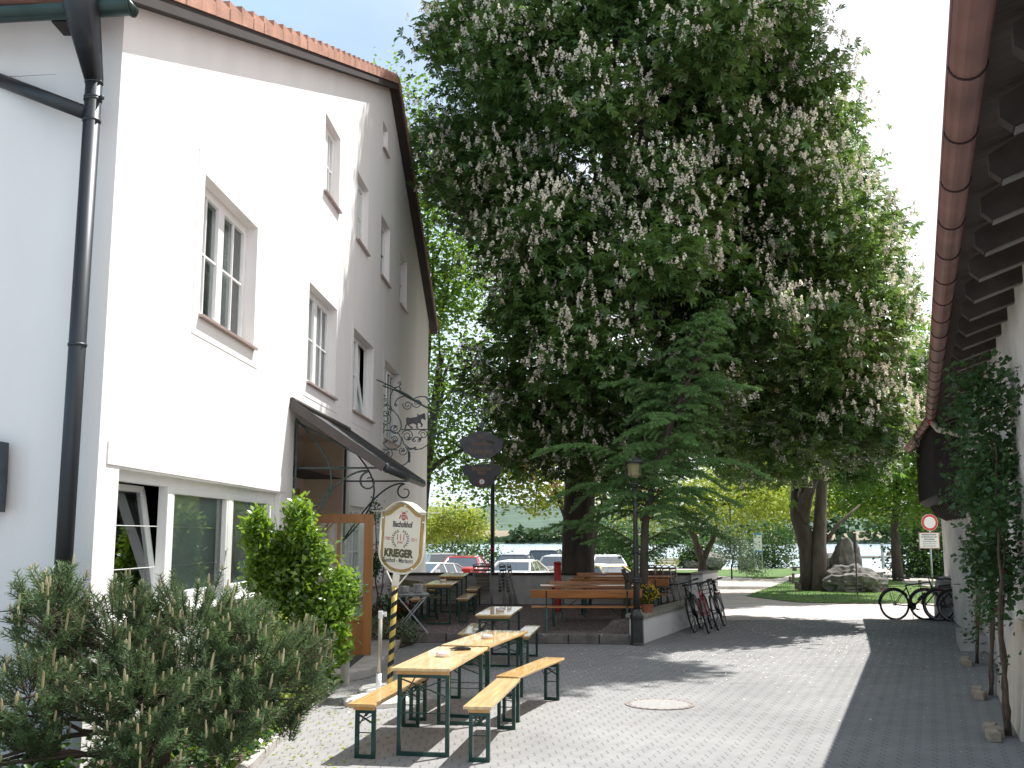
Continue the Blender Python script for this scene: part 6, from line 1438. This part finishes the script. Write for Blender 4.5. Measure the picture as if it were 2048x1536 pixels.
climber('thin climbing rose on the barn wall, farthest of three, next to the cream downpipe',tuple(WB(sA,.28,.02)),[[WB(sA+.2,.2,1.0),WB(sA+.3,.15,2.0),WB(sA+.1,.15,2.9)],[WB(sA-.2,.2,.9),WB(sA-.3,.15,1.9)]],[tuple(WB(sA+.1,.22,.7))+(.3,.35,.6),tuple(WB(sA+.3,.18,1.7))+(.35,.5,.8),tuple(WB(sA+.0,.2,2.3))+(.18,.35,.4)],90,grp='climbing roses on the barn wall')
climber('climbing rose on the barn wall, middle one of three',tuple(WB(sB,.28,.02)),[[WB(sB+.2,.2,1.0),WB(sB+.5,.15,2.0),WB(sB+.5,.15,2.9)],[WB(sB,.22,.8),WB(sB+.1,.15,1.9),WB(sB+.1,.2,3.1)]],[tuple(WB(sB,.24,.8))+(.25,.3,.6),tuple(WB(sB+.0,.2,1.9))+(.25,.45,.6),tuple(WB(sB-.1,.22,2.7))+(.28,.7,.6),tuple(WB(sB-.8,.22,3.0))+(.28,.8,.5)],400,grp='climbing roses on the barn wall')
climber('large climbing rose nearest the camera on the barn wall, arching high',tuple(WB(sC,.30,.02)),[[WB(sC+.1,.28,.9),WB(sC+.25,.2,1.8),WB(sC+.6,.2,2.7),WB(sC+.3,.3,3.4)],[WB(sC-.1,.3,1.0),WB(sC,.25,2.0),WB(sC+.4,.2,3.0)],[WB(sC+.5,.25,.9),WB(sC+.9,.2,1.8),WB(sC+1.3,.3,2.6)]],[tuple(WB(sC-.1,.26,3.0))+(.35,.9,.7),tuple(WB(sC-.2,.25,2.2))+(.25,.6,.6),tuple(WB(sC+.7,.30,2.8))+(.42,1.1,.6),tuple(WB(sC+1.0,.32,2.45))+(.30,.8,.4),tuple(WB(sC+1.0,.38,1.6))+(.25,.5,.35),tuple(WB(sC+.2,.25,1.4))+(.25,.35,.7),tuple(WB(sC+.3,.3,3.5))+(.3,.5,.3),tuple(WB(sC+.7,.25,1.9))+(.3,.5,.5)],1150,grp='climbing roses on the barn wall')
for s,l in ((sA,'farthest'),(sB,'middle'),(sC,'nearest')):
    t=thing('brick_border','old brick pieces edging the soil of the %s climbing rose on the barn side'%l,'brick edging',tuple(WB(s,.35,0)),0,'brick borders around the climbing roses')
    for k in range(3):
        g=MB(); M=Matrix.Rotation(-R(21)+rnd.uniform(-.3,.3),3,'Z'); g.box(tuple(WB(s-.22+.22*k,.42+rnd.uniform(-.03,.03),.045)),(.11,.21,.09),M=M); g.build('brick','brick_old',t,bev=.01)
# rose by the inn door
climber('dark leaved climbing rose on the inn wall between the entrance and the brewery sign',tuple(IL(.25,12.5,.05)),[[IL(.2,12.6,1.0),IL(.15,12.7,2.0),IL(.1,12.8,2.6)],[IL(.3,12.8,.9),IL(.25,13.2,1.5),IL(.3,13.5,1.9)]],[tuple(IL(.2,12.7,1.2))+(.22,.35,.8),tuple(IL(.15,12.8,2.2))+(.18,.35,.5),tuple(IL(.4,13.0,.8))+(.4,.5,.5),tuple(IL(.6,12.9,.35))+(.5,.5,.25)],420,(.05,.09))
leafshrub('silver_bush','low grey green lavender like plants in the flower bed by the side table','shrub',(-2.3,18.6,.05),[(-2.35,18.6,.3,.4,.3,.22),(-1.85,18.7,.22,.25,.2,.2)],260,'silver_leaf',(.04,.07),4,.3,spread=.04)
# fallen petals
k=15000; X=rng.uniform(-2.0,9,k); Y=9+17*rng.uniform(0,1,k)**.75; keep=rng.uniform(0,1,k)<np.clip((Y-10)/10,.05,1)**1.8; X=X[keep];Y=Y[keep]
wallx=8.2+.385*(Y-18.3)-.1; ok=(X<wallx)&~((Y>18.3)&(X<4.9)); X=X[ok];Y=Y[ok]; k=len(X)
PP=np.stack([X,Y,np.full(k,.006)],1); o=quadmesh('fallen_petals',cloud(PP,frames(k,tilt=.12),rng.uniform(.014,.034,k),leafT(.45,.1,.0),4),'petal_white',kind='stuff'); tag(o,'pale fallen chestnut petals scattered over the paving','petals')
X=rng.uniform(-3,4.8,2600); Y=rng.uniform(18.6,24,2600); PP=np.stack([X,Y,.166+.04*(Y-18.5)],1); o=quadmesh('fallen_petals',cloud(PP,frames(2600,tilt=.12),rng.uniform(.015,.03,2600),leafT(.45,.1,.0),4),'petal_white',kind='stuff'); tag(o,'pale fallen petals scattered over the terrace gravel','petals')
k=260; X=rng.uniform(-2.2,-1.2,k); Y=rng.uniform(7.5,13,k); PP=np.stack([X,Y,np.full(k,.006)],1); o=quadmesh('fallen_leaves',cloud(PP,frames(k,tilt=.3),rng.uniform(.02,.05,k),leafT(.4),4),'yellow_leaf',kind='stuff'); tag(o,'small dry leaves and twigs along the bed edging','leaves')
